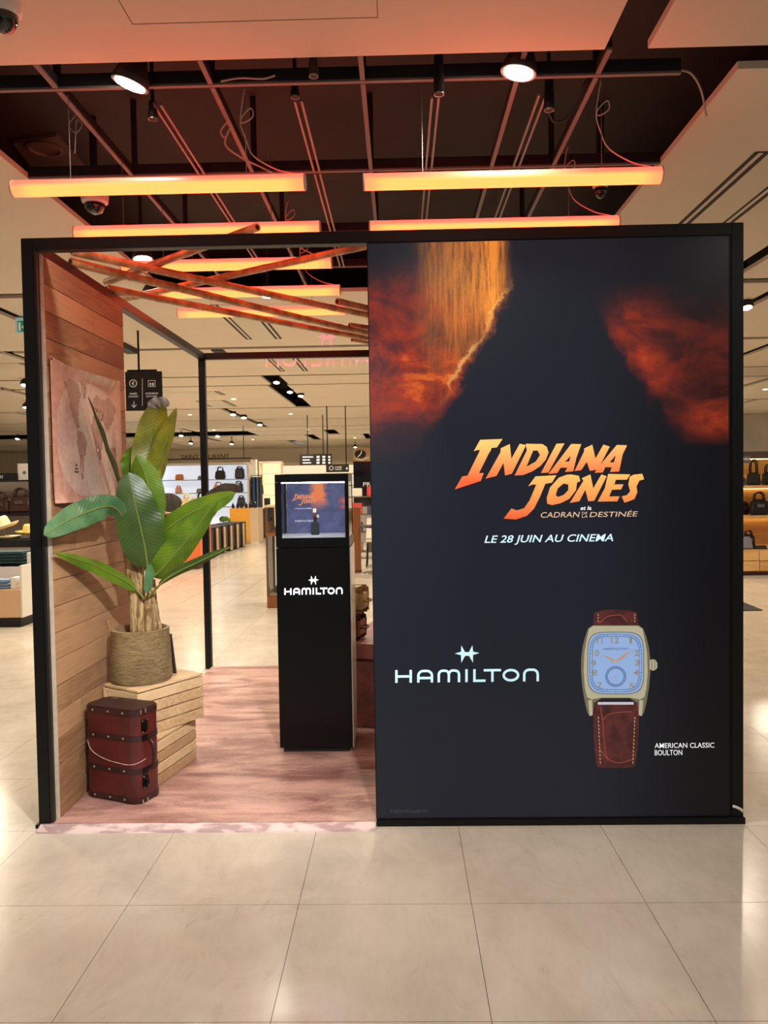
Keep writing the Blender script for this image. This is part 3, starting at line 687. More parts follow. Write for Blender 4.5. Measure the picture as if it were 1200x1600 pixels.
# security cameras
def dome_cam(c, r, label):
    c = Vector(c); t = thing('dome_camera', label, 'camera', c, 'ceiling dome cameras')
    MB().lathe(c, [(r, 0.06), (r*1.05, 0.0), (r*0.98, -0.025), (r*0.8, -0.035)], 28).build('housing', M('camera_white', (225, 215, 208), 0.4), t, smooth=True)
    MB().lathe(c, [(r*0.8, -0.034), (r*0.74, -0.055), (r*0.5, -0.078), (r*0.2, -0.088), (0.001, -0.089)], 28).build('dome', M('smoked_dome', (28, 24, 25), 0.06, coat=0.6), t, smooth='all')
    MB().lathe(c+Vector((0, -r*0.55, -0.06)), [(r*0.2, 0.0), (r*0.2, -0.02), (r*0.1, -0.022)], 14, (0, 1, 0.6)).build('lens', M('lens_black', (8, 8, 9), 0.1), t, smooth=True)
    MB().tube([(c.x, c.y, c.z+0.06), (c.x, c.y, 3.46)], 0.02, 10).build('stem', MATTE, t)
dome_cam(P(148, 309, Y=4.3), 0.070, 'white dome camera below the left front tube')
dome_cam(P(938, 284, Y=4.3), 0.042, 'small dome camera below the right front tube')
dome_cam(P(6, 8, Z=3.03), 0.055, 'dome camera at the upper left edge of the front board')
# speaker panel in the recess
sp = thing('ceiling_speaker', 'grey panel with a round ceiling speaker in the left of the recess', 'speaker', P(90, 250, Z=3.44))
q = [P(20, 225, Z=3.44), P(88, 213, Z=3.44), P(148, 277, Z=3.44), P(60, 277, Z=3.44)]
MB().prism(q, (0, 0, 0.02)).build('panel', M('panel_grey', (96, 92, 82), 0.6), sp)
MB().lathe(P(70, 231, Z=3.438), [(0.10, 0.0), (0.105, -0.012), (0.085, -0.015), (0.08, -0.004)], 32).build('speaker_ring', M('speaker_ring', (130, 118, 108), 0.4, 0.4), sp, smooth=True)

# bamboo poles lying across the booth frame
def bamboo_mat():
    m, nt, b = base_mat('bamboo_cane'); f = noise(nt, 3, 5, 0.6, (3, 3, 3)); g = noise(nt, 22, 3, 0.6)
    nt.links.new(mixc(nt, (f*0.7+g*0.3).ss(0.35, 0.66), lin((214, 170, 118)), lin((150, 104, 66))), b.inputs['Base Color']); b.inputs['Roughness'].default_value = 0.42; return m
BAM = bamboo_mat(); BAMI = M('bamboo_hollow', (44, 26, 16), 0.8)
def bamboo(a, b_, r, label, sag=0.0, step=0.27, mid=None):
    a, b_ = Vector(a), Vector(b_); L = (b_-a).length; n = max(2, int(L/step)); pts = []; rs = []
    def at(t): return a+(b_-a)*t + Vector((0, 0, -sag*4*t*(1-t)))
    for k in range(n+1):
        for dt, rr in ((-0.030, 1.0), (-0.008, 1.10), (0.0, 0.94), (0.008, 1.09), (0.030, 1.0)):
            t = k/n + dt/L + 0.01*math.sin(k*7.3)
            if 0.02 < t < 0.98: pts.append(at(t)); rs.append(r*rr*(1-0.12*t))
    pts = [at(0)]+pts+[at(1)]; rs = [r]+rs+[r*0.88]
    t = thing('bamboo_pole', label, 'bamboo pole', (a+b_)/2, 'bamboo poles laid across the booth top')
    MB().tube(pts, rs, 14).build('cane', BAM, t, smooth=True)
    d = (b_-a).normalized()
    for p, e, q in ((a, -d, r), (b_, d, r*0.88)):
        MB().lathe(p+e*0.0006, [(q*0.62, 0), (q*0.1, 0.0004)], 14, e).build('hollow_end', BAMI, t)
def ext(p, q, xe):                       # run the pole on to the right-hand beam
    p, q = Vector(p), Vector(q); d = q-p; return p+d*((xe-p.x)/d.x)
z1, z2 = 2.533, 2.572
p1a, p1b = P(112, 393, Z=z2), P(574, 490, Z=z2); p2a, p2b = P(110, 409, Z=z1), P(574, 519, Z=z1); p3a, p3b = P(166, 450, Z=z1), P(574, 527, Z=z1)
bamboo(p1a, ext(p1a, p1b, 1.30), 0.020, 'uppermost long bamboo pole running from the partition top to the right', 0.01)
bamboo(p2a, ext(p2a, p2b, 0.9), 0.021, 'middle long bamboo pole starting at the partition top', 0.01)
bamboo(p3a, ext(p3a, p3b, 0.7), 0.020, 'lowest long bamboo pole starting on the left frame beam', 0.01)
p4a, p4b = P(166, 441, Z=2.614), P(402, 355, Z=2.60)
bamboo(p4a, p4b, 0.021, 'bamboo pole whose cut end sticks out above the front beam')
p5a, p5b = P(190, 468, Z=2.614), P(572, 384, Z=2.610)
bamboo(p5a, ext(p5a, p5b, 0.05), 0.020, 'bamboo pole slanting from the left frame beam up to the poster corner')
p6a, p6b = P(527, 471, Z=2.618), P(574, 482, Z=2.618); bamboo(p6a, ext(p6a, p6b, 0.55), 0.022, 'bamboo pole end with an open hollow tip beside the poster edge')
p7a, p7b = P(546, 508, Z=2.575), P(574, 512, Z=2.575); bamboo(p7a, ext(p7a, p7b, 0.5), 0.018, 'short visible bamboo end between the two lower long poles')
p8a, p8b = P(550, 531, Z=2.535), P(574, 535, Z=2.535); bamboo(p8a, ext(p8a, p8b, 0.5), 0.014, 'thin bamboo end lowest beside the poster edge')

# back header lettering, seen from behind
PINK = M('pink_acrylic', (244, 206, 204), 0.3, emit=0.40)  # letters are no lamp; a slight glow is added to make them paler
hd = thing('header_lettering', 'pale pink shop name seen mirrored on the rear beam of the booth', 'sign', (-0.6, YB+0.03, 2.41))
a0, a1, a2 = P(415, 574, Y=YB+0.012), P(606, 570, Y=YB+0.012), P(415, 553.5, Y=YB+0.012)
wordmark(lambda x, y: lerp2(a0, a1, a2)(960-x, y), PINK, hd, names=('letter', 'star'), solid=0.006)
box('mounting_bar', (a0.x, YB+0.0185, a0.z+0.02), (a1.x, YB+0.022, a0.z+0.04), glass('clear_acrylic', (0.97, 0.97, 0.97), 0.5), hd)

# ================================================================ BOOTH CONTENT
# crates of slats
SLAT = wood('crate_pine', (226, 196, 152), (182, 148, 106), 'x', 0.6)
def crate(c0, dl, ds, L, Wd, H, z0, label, n=4):
    """c0 front corner on plan, dl / ds unit directions of long and short side"""
    c0 = Vector((*c0, z0)); dl = Vector((*dl, 0)).normalized(); ds = Vector((*ds, 0)).normalized(); up = Vector((0, 0, 1)); th = 0.014
    t = thing('wooden_crate', label, 'crate', c0+dl*L/2+ds*Wd/2, 'pale wooden slat crates')
    hs = H/n
    for k in range(n):
        zz = up*(k*hs+0.0012); hh = up*(hs-0.0062); j = (k % 2)*0.003
        for off in (0, Wd-th): MB().obox(c0+ds*off+zz-dl*j, dl*(L+j), ds*th, hh).build('slat', SLAT, t, bevel=0.0015, seg=1)
        for off in (th*0+0.0, L-th): MB().obox(c0+dl*off+ds*(th+0.0006)+zz, dl*th, ds*(Wd-2*th-0.0012), hh).build('slat', SLAT, t, bevel=0.0015, seg=1)
    nb = 3; w = (Wd)/nb
    for k in range(nb): MB().obox(c0+ds*(k*w+0.001)+up*H, dl*L, ds*(w-0.002), up*0.012).build('top_board', SLAT, t, bevel=0.0015, seg=1)
crate((-1.186, 3.718), (0.229, 0.973), (-0.973, 0.229), 0.40, 0.285, 0.215, ZP+0.001, 'lower wooden slat crate standing on the sand floor')
crate((-1.268, 3.728), (0.535, 0.845), (-0.845, 0.535), 0.42, 0.262, 0.222, ZP+0.230, 'upper wooden slat crate set askew under the basket')
ZK = ZP+0.230+0.236
# rope basket
bc = Vector((-1.325, 3.955, ZK))
bk = thing('rope_basket', 'round basket of coiled natural rope holding the banana plant', 'basket', bc)
prof = []; H = 0.262; nr = 30
for k in range(nr*4+1):
    t = k/(nr*4); r = 0.152-0.012*t - 0.010*(1-min(1, t/0.10))**2 + 0.0028*abs(math.sin(t*nr*math.pi)) ; prof.append((r, t*H))
def rope_mat():
    m, nt, b = base_mat('seagrass_rope'); f = noise(nt, 26, 4, 0.7, (1, 1, 6), None, 1.0); g = noise(nt, 4, 3)
    nt.links.new(mixc(nt, (f*0.7+g*0.3).ss(0.34, 0.66), lin((176, 150, 106)), lin((112, 90, 58))), b.inputs['Base Color']); b.inputs['Roughness'].default_value = 0.75; bump(nt, b, f, 0.010, 1.0); return m
MB().lathe(bc, [(0.10, 0.0)]+prof+[(prof[-1][0]-0.010, H+0.002), (prof[-1][0]-0.014, H-0.02), (prof[-1][0]-0.014, 0.20)], 56, cap=False).build('coil_wall', rope_mat(), bk, smooth='all')
MB().lathe(bc, [(0.123, 0.21), (0.06, 0.222), (0.001, 0.224)], 40).build('liner', M('grey_liner', (70, 72, 78), 0.35, var=0.6, nscale=30, bmp=0.02), bk, smooth='all')
MB().tube(catmull([bc+Vector((-0.135, 0, 0.24)), bc+Vector((-0.150, -0.01, 0.27)), bc+Vector((-0.160, -0.01, 0.305))], 6), 0.002, 6).build('stray_strand', M('strand', (190, 160, 110), 0.6), bk)
k0, k1 = P(264, 1049, Y=4.06), P(275.5, 1049, Y=4.06); k0.z = k1.z = ZK+0.002
sk = MB().prism([k0, k1, P(267.5, 990, Y=4.06), P(262, 992, Y=4.06)], (0, 0.010, 0))
tag(sk.build('leather_tag', M('dark_leather_tag', (52, 30, 26), 0.5), None, loc=(-1.15, 4.06, ZK+0.002)), 'dark brown pointed leather strip leaning behind the rope basket', 'strip')

# banana plant -------------------------------------------------------------
def leaf_mat(name, c1, c2, rough=0.35):
    m, nt, b = base_mat(name)
    uv = nt.nodes.new('ShaderNodeUVMap').outputs[0]; sp_ = nt.nodes.new('ShaderNodeSeparateXYZ'); nt.links.new(uv, sp_.inputs[0])
    u, v = X_(nt, sp_.outputs[0]), X_(nt, sp_.outputs[1])
    vein = ((v*150.0+(u-0.5).abs()*40.0).sin()*0.5+0.5)
    n = noise(nt, 9, 3)
    f = (vein*0.12+n*0.88)
    nt.links.new(mixc(nt, f.ss(0.25, 0.7), lin(c1), lin(c2)), b.inputs['Base Color'])
    b.inputs['Roughness'].default_value = rough; bump(nt, b, vein, 0.0008, 0.35); return m
LG = leaf_mat('leaf_dark_green', (72, 98, 36), (50, 76, 30)); LB = leaf_mat('leaf_bright_green', (110, 142, 30), (74, 108, 24))
LO = leaf_mat('leaf_olive', (150, 148, 40), (102, 106, 30)); LT = leaf_mat('leaf_teal_green', (104, 148, 104), (70, 116, 76), 0.22)
LK = leaf_mat('leaf_brown_grey', (98, 84, 70), (66, 58, 46)); RIB = M('leaf_rib', (120, 138, 60), 0.45)
plant = thing('banana_plant', 'artificial banana plant with broad green leaves in the rope basket', 'plant', bc+Vector((0, 0, 0.224)))
def leaf(pts, wpx, mat, roll=0.0, pet=0.12, fold=0.18, blunt=0.62, rib=True, droop=0.0, wave=0.012):
    """pts: photo px, py and depth Y from the stalk to the tip; wpx: blade width in photo pixels"""
    q = catmull([P(a, b_, Y=y) for a, b_, y in pts], 26); n = len(q); me = MB(); uvs = []
    ym = sum(p[2] for p in pts)/len(pts); W2 = wpx*ym/FPX/2
    k0 = int(pet*(n-1)); prev = None; mid = []; cols = 8
    for i in range(k0, n):
        t = (q[min(i+1, n-1)]-q[max(i-1, 0)]).normalized(); d = (q[i]-CAM).normalized()
        s_ = t.cross(d).normalized()
        if prev is not None and s_.dot(prev) < 0: s_ = -s_
        prev = s_
        s2 = Matrix.Rotation(math.radians(roll), 3, t) @ s_; nn = s2.cross(t).normalized()
        if nn.dot(d) > 0: nn = -nn
        u = (i-k0)/(n-1-k0); w = W2*max(0.015, math.sin(math.pi*min(1, u**0.85))**blunt if 0 < u < 1 else 0.02)
        for c in range(cols+1):
            e = c/cols*2-1
            me.v.append(q[i]+s2*(w*e)-nn*(fold*w*(abs(e)**1.3))+nn*(wave*w*6*math.sin(u*21+e*2)*abs(e)))
            uvs.append((c/cols, u))
        mid.append(q[i]+nn*0.0012)
    rws = n-k0
    for i in range(rws-1):
        for c in range(cols): me.f.append([i*(cols+1)+c, i*(cols+1)+c+1, (i+1)*(cols+1)+c+1, (i+1)*(cols+1)+c])
    o = me.build('leaf', mat, plant, smooth='all')
    ul = o.data.uv_layers.new(name='UVMap')
    for lp in o.data.loops: ul.data[lp.index].uv = uvs[lp.vertex_index]
    if rib:
        MB().tube(q[:k0+1]+mid[1:], [0.0065-0.0052*(i/max(1, k0+len(mid)-1)) for i in range(k0+len(mid))], 6).build('midrib', RIB, o, smooth='all')
    return o
# stalks: blotched brown pseudo-stems
def stem_mat():
    m, nt, b = base_mat('banana_stem_bark'); f = noise(nt, 7, 5, 0.65, (3.5, 3.5, 0.7), None, 1.4); g = noise(nt, 5, 3, 0.6, (2, 2, 1))
    c = mixc(nt, f.ss(0.40, 0.60), lin((206, 180, 130)), lin((122, 88, 50))); c = mixc(nt, g.ss(0.60, 0.70), c, lin((52, 34, 22)))
    nt.links.new(c, b.inputs['Base Color']); b.inputs['Roughness'].default_value = 0.5; bump(nt, b, f, 0.006, 0.8); return m
STEM = stem_mat(); zb = ZK+0.20
def stem(pts, rs): 
    q = catmull(pts, 20); k = len(rs)-1; R_ = []
    for i in range(21):
        t = i/20*k; j = min(int(t), k-1); R_.append((rs[j]+(rs[j+1]-rs[j])*(t-j))*(1+0.05*math.sin(i*1.9)))
    MB().tube(q, R_, 18).build('stem', STEM, plant, smooth='all')
stem([(-1.338, 3.95, zb), P(214, 930, Y=3.95), P(208, 870, Y=3.95), P(206, 815, Y=3.95)], [0.036, 0.042, 0.046, 0.030])
stem([(-1.262, 3.96, zb), P(234, 950, Y=3.955), P(236, 925, Y=3.95)], [0.036, 0.033, 0.018])
stem([(-1.24, 4.00, zb), P(241, 945, Y=4.0), P(239, 905, Y=4.0)], [0.020, 0.018, 0.012])
Y0 = 3.94
leaf([(216, 850, Y0), (226, 760, Y0+.03), (236, 690, Y0+.06), (250, 622, Y0+.05)], 52, LO, 12, 0.30, 0.20, 0.42)           # tall, upright
leaf([(215, 850, Y0), (228, 790, Y0+.06), (252, 710, Y0+.08), (276, 637, Y0+.06)], 40, LO, 38, 0.22, 0.25)               # tall right
leaf([(212, 860, Y0), (204, 770, Y0+.05), (205, 725, Y0+.06), (209, 697, Y0+.05)], 34, LB, 30, 0.45)                      # small behind
leaf([(228, 868, Y0-.02), (236, 800, Y0-.02), (229, 750, Y0-.03), (213, 711, Y0-.03)], 46, LB, -14, 0.08, 0.22, 0.55)     # bright, mid
leaf([(232, 900, Y0-.04), (227, 860, Y0-.09), (214, 800, Y0-.12), (200, 738, Y0-.11)], 70, LG, 0, 0.12, 0.10, 0.42)       # large front
leaf([(205, 850, Y0), (190, 770, Y0-.05), (166, 700, Y0-.16), (138, 620, Y0-.27)], 40, LG, 100, 0.28, 0.12, 0.6)           # edge-on over the map
leaf([(208, 840, Y0-.04), (178, 793, Y0-.20), (122, 806, 3.50), (68, 836, 3.25)], 42, LT, -8, 0.22, 0.10, 0.45)      # far left, glossy
leaf([(226, 936, Y0-.03), (202, 912, Y0-.08), (150, 885, 3.66), (84, 863, 3.33)], 25, LB, 30, 0.20, 0.25, 0.6)        # low left
leaf([(233, 860, Y0+.02), (262, 826, Y0+.01), (310, 796, Y0), (368, 770, Y0-.02)], 42, LB, -20, 0.16, 0.22, 0.55)         # right upper
leaf([(232, 905, Y0-.02), (252, 890, Y0-.06), (296, 838, Y0-.10), (340, 780, Y0-.12)], 44, LB, 16, 0.12, 0.28, 0.60)      # right lower
leaf([(234, 870, Y0+.05), (262, 850, Y0+.10), (300, 815, Y0+.12), (352, 772, Y0+.14)], 46, LG, 10, 0.2, 0.15, 0.6)        # right, dark behind
leaf([(300, 815, Y0+.14), (330, 785, Y0+.14), (352, 768, Y0+.14), (372, 758, Y0+.13)], 34, LK, 35, 0.05, 0.10, 0.6, False)
leaf([(230, 935, Y0-.02), (262, 903, Y0-.08), (310, 878, Y0-.12), (362, 854, Y0-.14)], 15, LG, 20, 0.20, 0.35)            # lowest right
leaf([(222, 830, Y0+.05), (250, 788, Y0+.12), (268, 786, Y0+.14), (285, 785, Y0+.16)], 30, LK, 10, 0.30, 0.1, 0.5, False) # brown-grey behind
LS = leaf_mat('leaf_foil_grey', (176, 172, 164), (120, 116, 110), 0.25)
leaf([(232, 636, Y0+.03), (242, 630, Y0+.03), (254, 628, Y0+.03), (265, 633, Y0+.03)], 17, LS, 15, 0.02, 0.2, 0.4, False, wave=0.04)  # crumpled pale tip
leaf([(322, 800, Y0+.16), (340, 782, Y0+.16), (358, 768, Y0+.16), (374, 755, Y0+.16)], 16, LS, 25, 0.02, 0.2, 0.5, False)  # pale leaf back
leaf([(229, 930, Y0-.05), (233, 905, Y0-.06), (237, 885, Y0-.06), (240, 866, Y0-.05)], 15, LT, 10, 0.05, 0.3, 0.35, False) # short rolled leaf
leaf([(350, 806, Y0+.1), (346, 812, Y0+.1), (354, 811, Y0+.1), (361, 815, Y0+.1)], 9, LB, 20, 0.05, 0.2, 0.6, False)

# leather suitcase ---------------------------------------------------------
LEA = M('oxblood_leather', (92, 30, 30), 0.34, var=0.45, nscale=9, bmp=0.002, coat=0.15); TRIM = M('dark_brown_trim', (52, 26, 25), 0.42, var=0.3, nscale=14)
LOCK = M('black_lock', (20, 18, 18), 0.35, 0.6); RIV = M('rivet_nickel', (206, 196, 180), 0.3, 0.8)
sc0 = Vector((-1.490, 3.617, ZP+0.001)); dw = Vector((0.925, -0.380, 0)).normalized(); dd = Vector((0.380, 0.925, 0)).normalized(); SW, SD, SH = 0.315, 0.162, 0.432
sc = thing('suitcase', 'oxblood leather suitcase standing on end beside the crates', 'suitcase', sc0+dw*SW/2+dd*SD/2)
def rr(w0, w1, d0, d1, r, z, seg=7):
    out = []
    for (cw, cd_, a0) in ((w1-r, d0+r, -90), (w1-r, d1-r, 0), (w0+r, d1-r, 90), (w0+r, d0+r, 180)):
        for k in range(seg+1):
            a = math.radians(a0+90*k/seg); out.append(sc0+dw*(cw+r*math.cos(a))+dd*(cd_+r*math.sin(a))+Vector((0, 0, z)))
    return out
def rrprism(name, z0, z1, g, mat, r=0.045, bevel=0.003): return MB().prism(rr(-g, SW+g, -g, SD+g, r+g, z0), (0, 0, z1-z0)).build(name, mat, sc, smooth=True, bevel=bevel)
rrprism('body', 0.006, SH-0.006, 0.0, LEA); rrprism('end_trim', 0.0, 0.034, 0.003, TRIM, bevel=0.006); rrprism('end_trim', SH-0.036, SH, 0.003, TRIM, bevel=0.006)
for zz in (0.135, 0.285): rrprism('strap', zz, zz+0.026, 0.0032, TRIM, bevel=0.0012)
def sp_(w, d, z): return sc0+dw*w+dd*d+Vector((0, 0, z))
for zz in (0.017, 0.148, 0.298, SH-0.018):
    for w in (0.060, 0.150, 0.235): MB().lathe(sp_(w, -0.0028, zz), [(0.0052, 0), (0.0050, 0.0015), (0.002, 0.0035)], 10, -dd).build('rivet', RIV, sc, smooth=True)
for zz in (SH-0.085, 0.092):
    lk = MB().obox(sp_(SW-0.001, 0.028, zz-0.024), dw*0.006, dd*0.040, (0, 0, 0.058)).build('lock', LOCK, sc, bevel=0.002)
    MB().obox(sp_(SW+0.0045, 0.036, zz-0.012), dw*0.012, dd*0.022, (0, 0, 0.020)).build('clasp', LOCK, lk, bevel=0.003)
    for (d, z) in ((0.032, -0.020), (0.064, -0.020), (0.032, 0.030), (0.064, 0.030)): MB().lathe(sp_(SW+0.0048, d, zz+z), [(0.003, 0), (0.002, 0.0015)], 8, dw).build('rivet', RIV, lk)
for zz in (0.135, 0.285):
    MB().obox(sp_(SW-0.004, 0.030, zz+0.001), dw*0.012, dd*0.034, (0, 0, 0.024)).build('buckle', LOCK, sc, bevel=0.002)
MB().tube(catmull([sp_(SW+0.002, 0.08, 0.278), sp_(SW+0.020, 0.08, 0.262), sp_(SW+0.028, 0.08, 0.215), sp_(SW+0.020, 0.08, 0.168), sp_(SW+0.002, 0.08, 0.152)], 16), 0.007, 10).build('handle', TRIM, sc, smooth='all')
for z0, z1 in ((0.0, 0.020), (SH-0.020, SH)):
    for d in (0.020, 0.052): MB().obox(sp_(SW+0.0032, d, z0), dw*0.0016, dd*0.006, (0, 0, z1-z0)).build('corner_clip', RIV, sc)
MB().tube(catmull([sp_(0.010, 0.010, 0.262), sp_(0.05, -0.005, 0.222), sp_(0.13, -0.007, 0.193), sp_(0.22, -0.007, 0.183), sp_(0.272, -0.006, 0.183), sp_(SW-0.008, 0.009, 0.190), sp_(SW+0.004, 0.05, 0.20)], 24), 0.0016, 6).build('security_cord', M('pale_cord', (196, 160, 148), 0.5), sc, smooth='all')
for (w, d) in ((0.03, 0.10), (0.05, 0.10)): MB().obox(sp_(w+0.02, 0.128, SH), dw*0.007, dd*0.018, (0, 0, 0.001)).build('corner_clip', RIV, sc)

# display plinth -----------------------------------------------------------
QX0, QX1, QY0, QY1 = -0.664, -0.272, 4.19, 4.55
pl = thing('display_plinth', 'black display plinth with a glowing logo and a lit glass case on top', 'display case', (-0.468, 4.37, ZP))
BG = M('plinth_black', (5, 6, 8), 0.3, spec=0.25); SIDE = M('plinth_side_sheen', (214, 200, 184), 0.2)  # plinth side is pale: the light it reflects is put into its colour
box('base', (QX0+0.018, QY0+0.015, ZP+0.0005), (QX1-0.018, QY1-0.015, 0.046), MATTE, pl)
box('body', (QX0, QY0, 0.046), (QX1, QY1, 1.122), BG, pl, bevel=0.0015)
box('side_panel', (QX1+0.0005, QY0+0.006, 0.046), (QX1+0.006, QY1, 1.122), SIDE, pl)
box('case_floor', (QX0, QY0, 1.126), (QX1, QY1, 1.176), BG, pl, bevel=0.0015)
box('case_top', (QX0, QY0, 1.474), (QX1, QY1, 1.516), BG, pl, bevel=0.0015)
for (xa, xb) in ((QX0, QX0+0.034), (QX1-0.020, QX1)): box('case_jamb', (xa, QY0, 1.1765), (xb, QY0+0.014, 1.4735), BG, pl)
for (xa, xb) in ((QX0, QX0+0.012), (QX1-0.012, QX1)): box('case_jamb', (xa, QY1-0.03, 1.1765), (xb, QY1-0.016, 1.4735), BG, pl)
GL = glass('clear_glass', (0.97, 0.985, 0.985))
box('glass_pane', (QX0+0.0345, QY0+0.004, 1.177), (QX1-0.0205, QY0+0.008, 1.473), GL, pl)
box('glass_pane', (QX0+0.002, QY0+0.0145, 1.177), (QX0+0.006, QY1-0.031, 1.473), GL, pl)
box('glass_pane', (QX1-0.006, QY0+0.0145, 1.177), (QX1-0.002, QY1-0.031, 1.473), GL, pl)
box('white_tray', (QX0+0.008, QY0+0.010, 1.1765), (QX1-0.008, QY1-0.032, 1.182), M('tray_white', (226, 228, 236), 0.4), pl)
def backdrop_mat():
    m, nt, b = base_mat('case_backdrop_print'); g = nt.nodes.new('ShaderNodeNewGeometry').outputs['Position']
    s3 = nt.nodes.new('ShaderNodeSeparateXYZ'); nt.links.new(g, s3.inputs[0]); X, Z = X_(nt, s3.outputs[0]), X_(nt, s3.outputs[2])
    n1 = noise(nt, 14, 5, 0.6, None, g, 0.8)
    pil = (1-((X+0.468+(n1-0.5)*0.10).abs()).ss(0.012, 0.060))*Z.ss(1.30, 1.42)
    side = X.ss(-0.37, -0.31)*(1-((Z-1.355).abs()).ss(0.005, 0.05))*n1.ss(0.35, 0.55)
    c = mixc(nt, n1.ss(0.3, 0.7), lin((84, 88, 128)), lin((66, 70, 106))); c = mixc(nt, (pil*1.2).min(1.0), c, lin((244, 130, 60))); c = mixc(nt, side, c, lin((226, 96, 70)))
    nt.links.new(c, b.inputs['Base Color']); nt.links.new(c, b.inputs['Emission Color']); b.inputs['Emission Strength'].default_value = 0.6; b.inputs['Roughness'].default_value = 0.4; return m  # backdrop emission stands in for the case light falling on it
YBK = QY1-0.018
box('backdrop', (QX0+0.014, YBK, 1.177), (QX1-0.014, QY1-0.006, 1.4735), backdrop_mat(), pl)
CT = pr('case_title_orange', (250, 150, 90), 0.5); CTW = pr('case_title_white', (236, 232, 236), 0.6)
def bk_pt(x, y): return P(x, y, Y=YBK-0.001)
sx = (492-454)/(978-710.)*1.0
for nm, mt, poly, hl_ in title:
    bm = bmesh.new(); ed = []; base = root_loc(pl)
    for loop in [poly]+hl_:
        vs = [bm.verts.new(bk_pt(456+(x-710)*38/295., 772+(y-686)*18/126.)-base) for x, y in loop]; ed += [bm.edges.new((vs[i], vs[(i+1) % len(vs)])) for i in range(len(vs))]
    bmesh.ops.triangle_fill(bm, use_beauty=True, edges=ed); me = bpy.data.meshes.new(nm); bm.to_mesh(me); bm.free(); me.materials.append(CT)
    o = bpy.data.objects.new(nm, me); COL.objects.link(o); o.parent = pl
text('caption', 'LE 28 JUIN AU CINEMA', bk_pt(461, 796), bk_pt(487, 793.4), CTW, pl, 0.2, bold=0.02)
for L in WORD:
    b = MB()
    for st in L: ribbon(b, st, 14, lerp2(bk_pt(461, 815.5), bk_pt(489, 815.2), bk_pt(461, 812.8)))
    b.build('backdrop_letter', CTW, pl)
box('case_light', (QX0+0.036, QY0+0.016, 1.468), (QX1-0.022, QY0+0.030, 1.4735), M('case_led', (255, 255, 255), 0.4, emit=32, ergb=(235, 240, 255)), pl)
LGLOW = M('logo_glow', (255, 255, 255), 0.4, emit=3.2, ergb=(240, 246, 255))
def fp(x, y): return P(x, y, Y=QY0-0.004)
wordmark(lerp2(fp(444.5, 929.5), fp(535, 928), fp(444.5, 919.5)), LGLOW, pl, 18, names=('logo_letter', 'logo_star'), solid=0.0038)
# watch on its stand in the case
wst = thing('watch_stand', 'small dark block stand inside the lit glass case', 'stand', (-0.470, 4.36, 1.182))
box('block', (-0.492, 4.34, 1.1822), (-0.450, 4.38, 1.250), M('stand_dark', (26, 34, 40), 0.5), wst, bevel=0.002)
wv = thing('wristwatch', 'small wristwatch on the dark stand inside the glass case', 'watch', (-0.470, 4.36, 1.2505))
wc = Vector((-0.470, 4.352, 1.305))
MB().lathe(wc+Vector((0, 0.012, -0.012)), [(0.022, -0.011), (0.0245, -0.010), (0.0245, 0.010), (0.022, 0.011)], 24, (1, 0, 0), cap=False).build('strap', M('watch_strap_brown', (92, 60, 44), 0.5), wv, smooth=True)
box('holder', (-0.478, 4.358, 1.2505), (-0.462, 4.372, 1.272), M('stand_dark'), wv)
box('case', (-0.483, 4.338, 1.302), (-0.457, 4.346, 1.332), M('watch_case_gold', (214, 196, 150), 0.25, 0.9), wv, bevel=0.003)
box('dial', (-0.479, 4.3372, 1.306), (-0.461, 4.3382, 1.328), M('watch_dial', (250, 246, 236), 0.4), wv)
tg = MB().obox((-0.458, 4.335, 1.278), (0.012, 0, 0), (0, 0.001, 0), (0, 0, 0.016)); tg.build('price_card', WHITE, wv)

# old trunk and cases on the right inside the booth -------------------------
TRK = M('trunk_red_brown', (150, 92, 80), 0.5, rgb2=(112, 66, 58), nscale=10, bmp=0.002)
tk = thing('storage_trunk', 'old reddish-brown trunk behind the display plinth', 'trunk', (0.02, 5.28, ZP))
T0 = Vector((-0.383, 4.645, ZP+0.001)); tl = Vector((0.235, 0.972, 0)).normalized(); ts = Vector((0.972, -0.235, 0)).normalized()
MB().obox(T0, tl*1.06, ts*0.46, (0, 0, 0.40)).build('body', TRK, tk, bevel=0.006)
MB().obox(T0-tl*0.006-ts*0.006+Vector((0, 0, 0.402)), tl*1.072, ts*0.472, (0, 0, 0.095)).build('lid', TRK, tk, bevel=0.010)
MB().obox(T0-ts*0.003+Vector((0, 0, 0.0)), tl*1.06, ts*0.003, (0, 0, 0.07)).build('base_band', TRIM, tk)
for k in (0.32, 0.74):
    MB().obox(T0-ts*0.012+tl*k+Vector((0, 0, 0.30)), tl*0.035, ts*0.009, (0, 0, 0.16)).build('strap', LOCK, tk)
MB().obox(T0-ts*0.014+tl*0.50+Vector((0, 0, 0.33)), tl*0.05, ts*0.011, (0, 0, 0.07)).build('lock', LOCK, tk, bevel=0.003)
for k in (0.36, 0.46, 0.56, 0.66): MB().obox(T0-ts*0.006+tl*k+Vector((0, 0, 0.0)), tl*0.03, ts*0.003, (0, 0, 0.022)).build('foot_bracket', LOCK, tk)
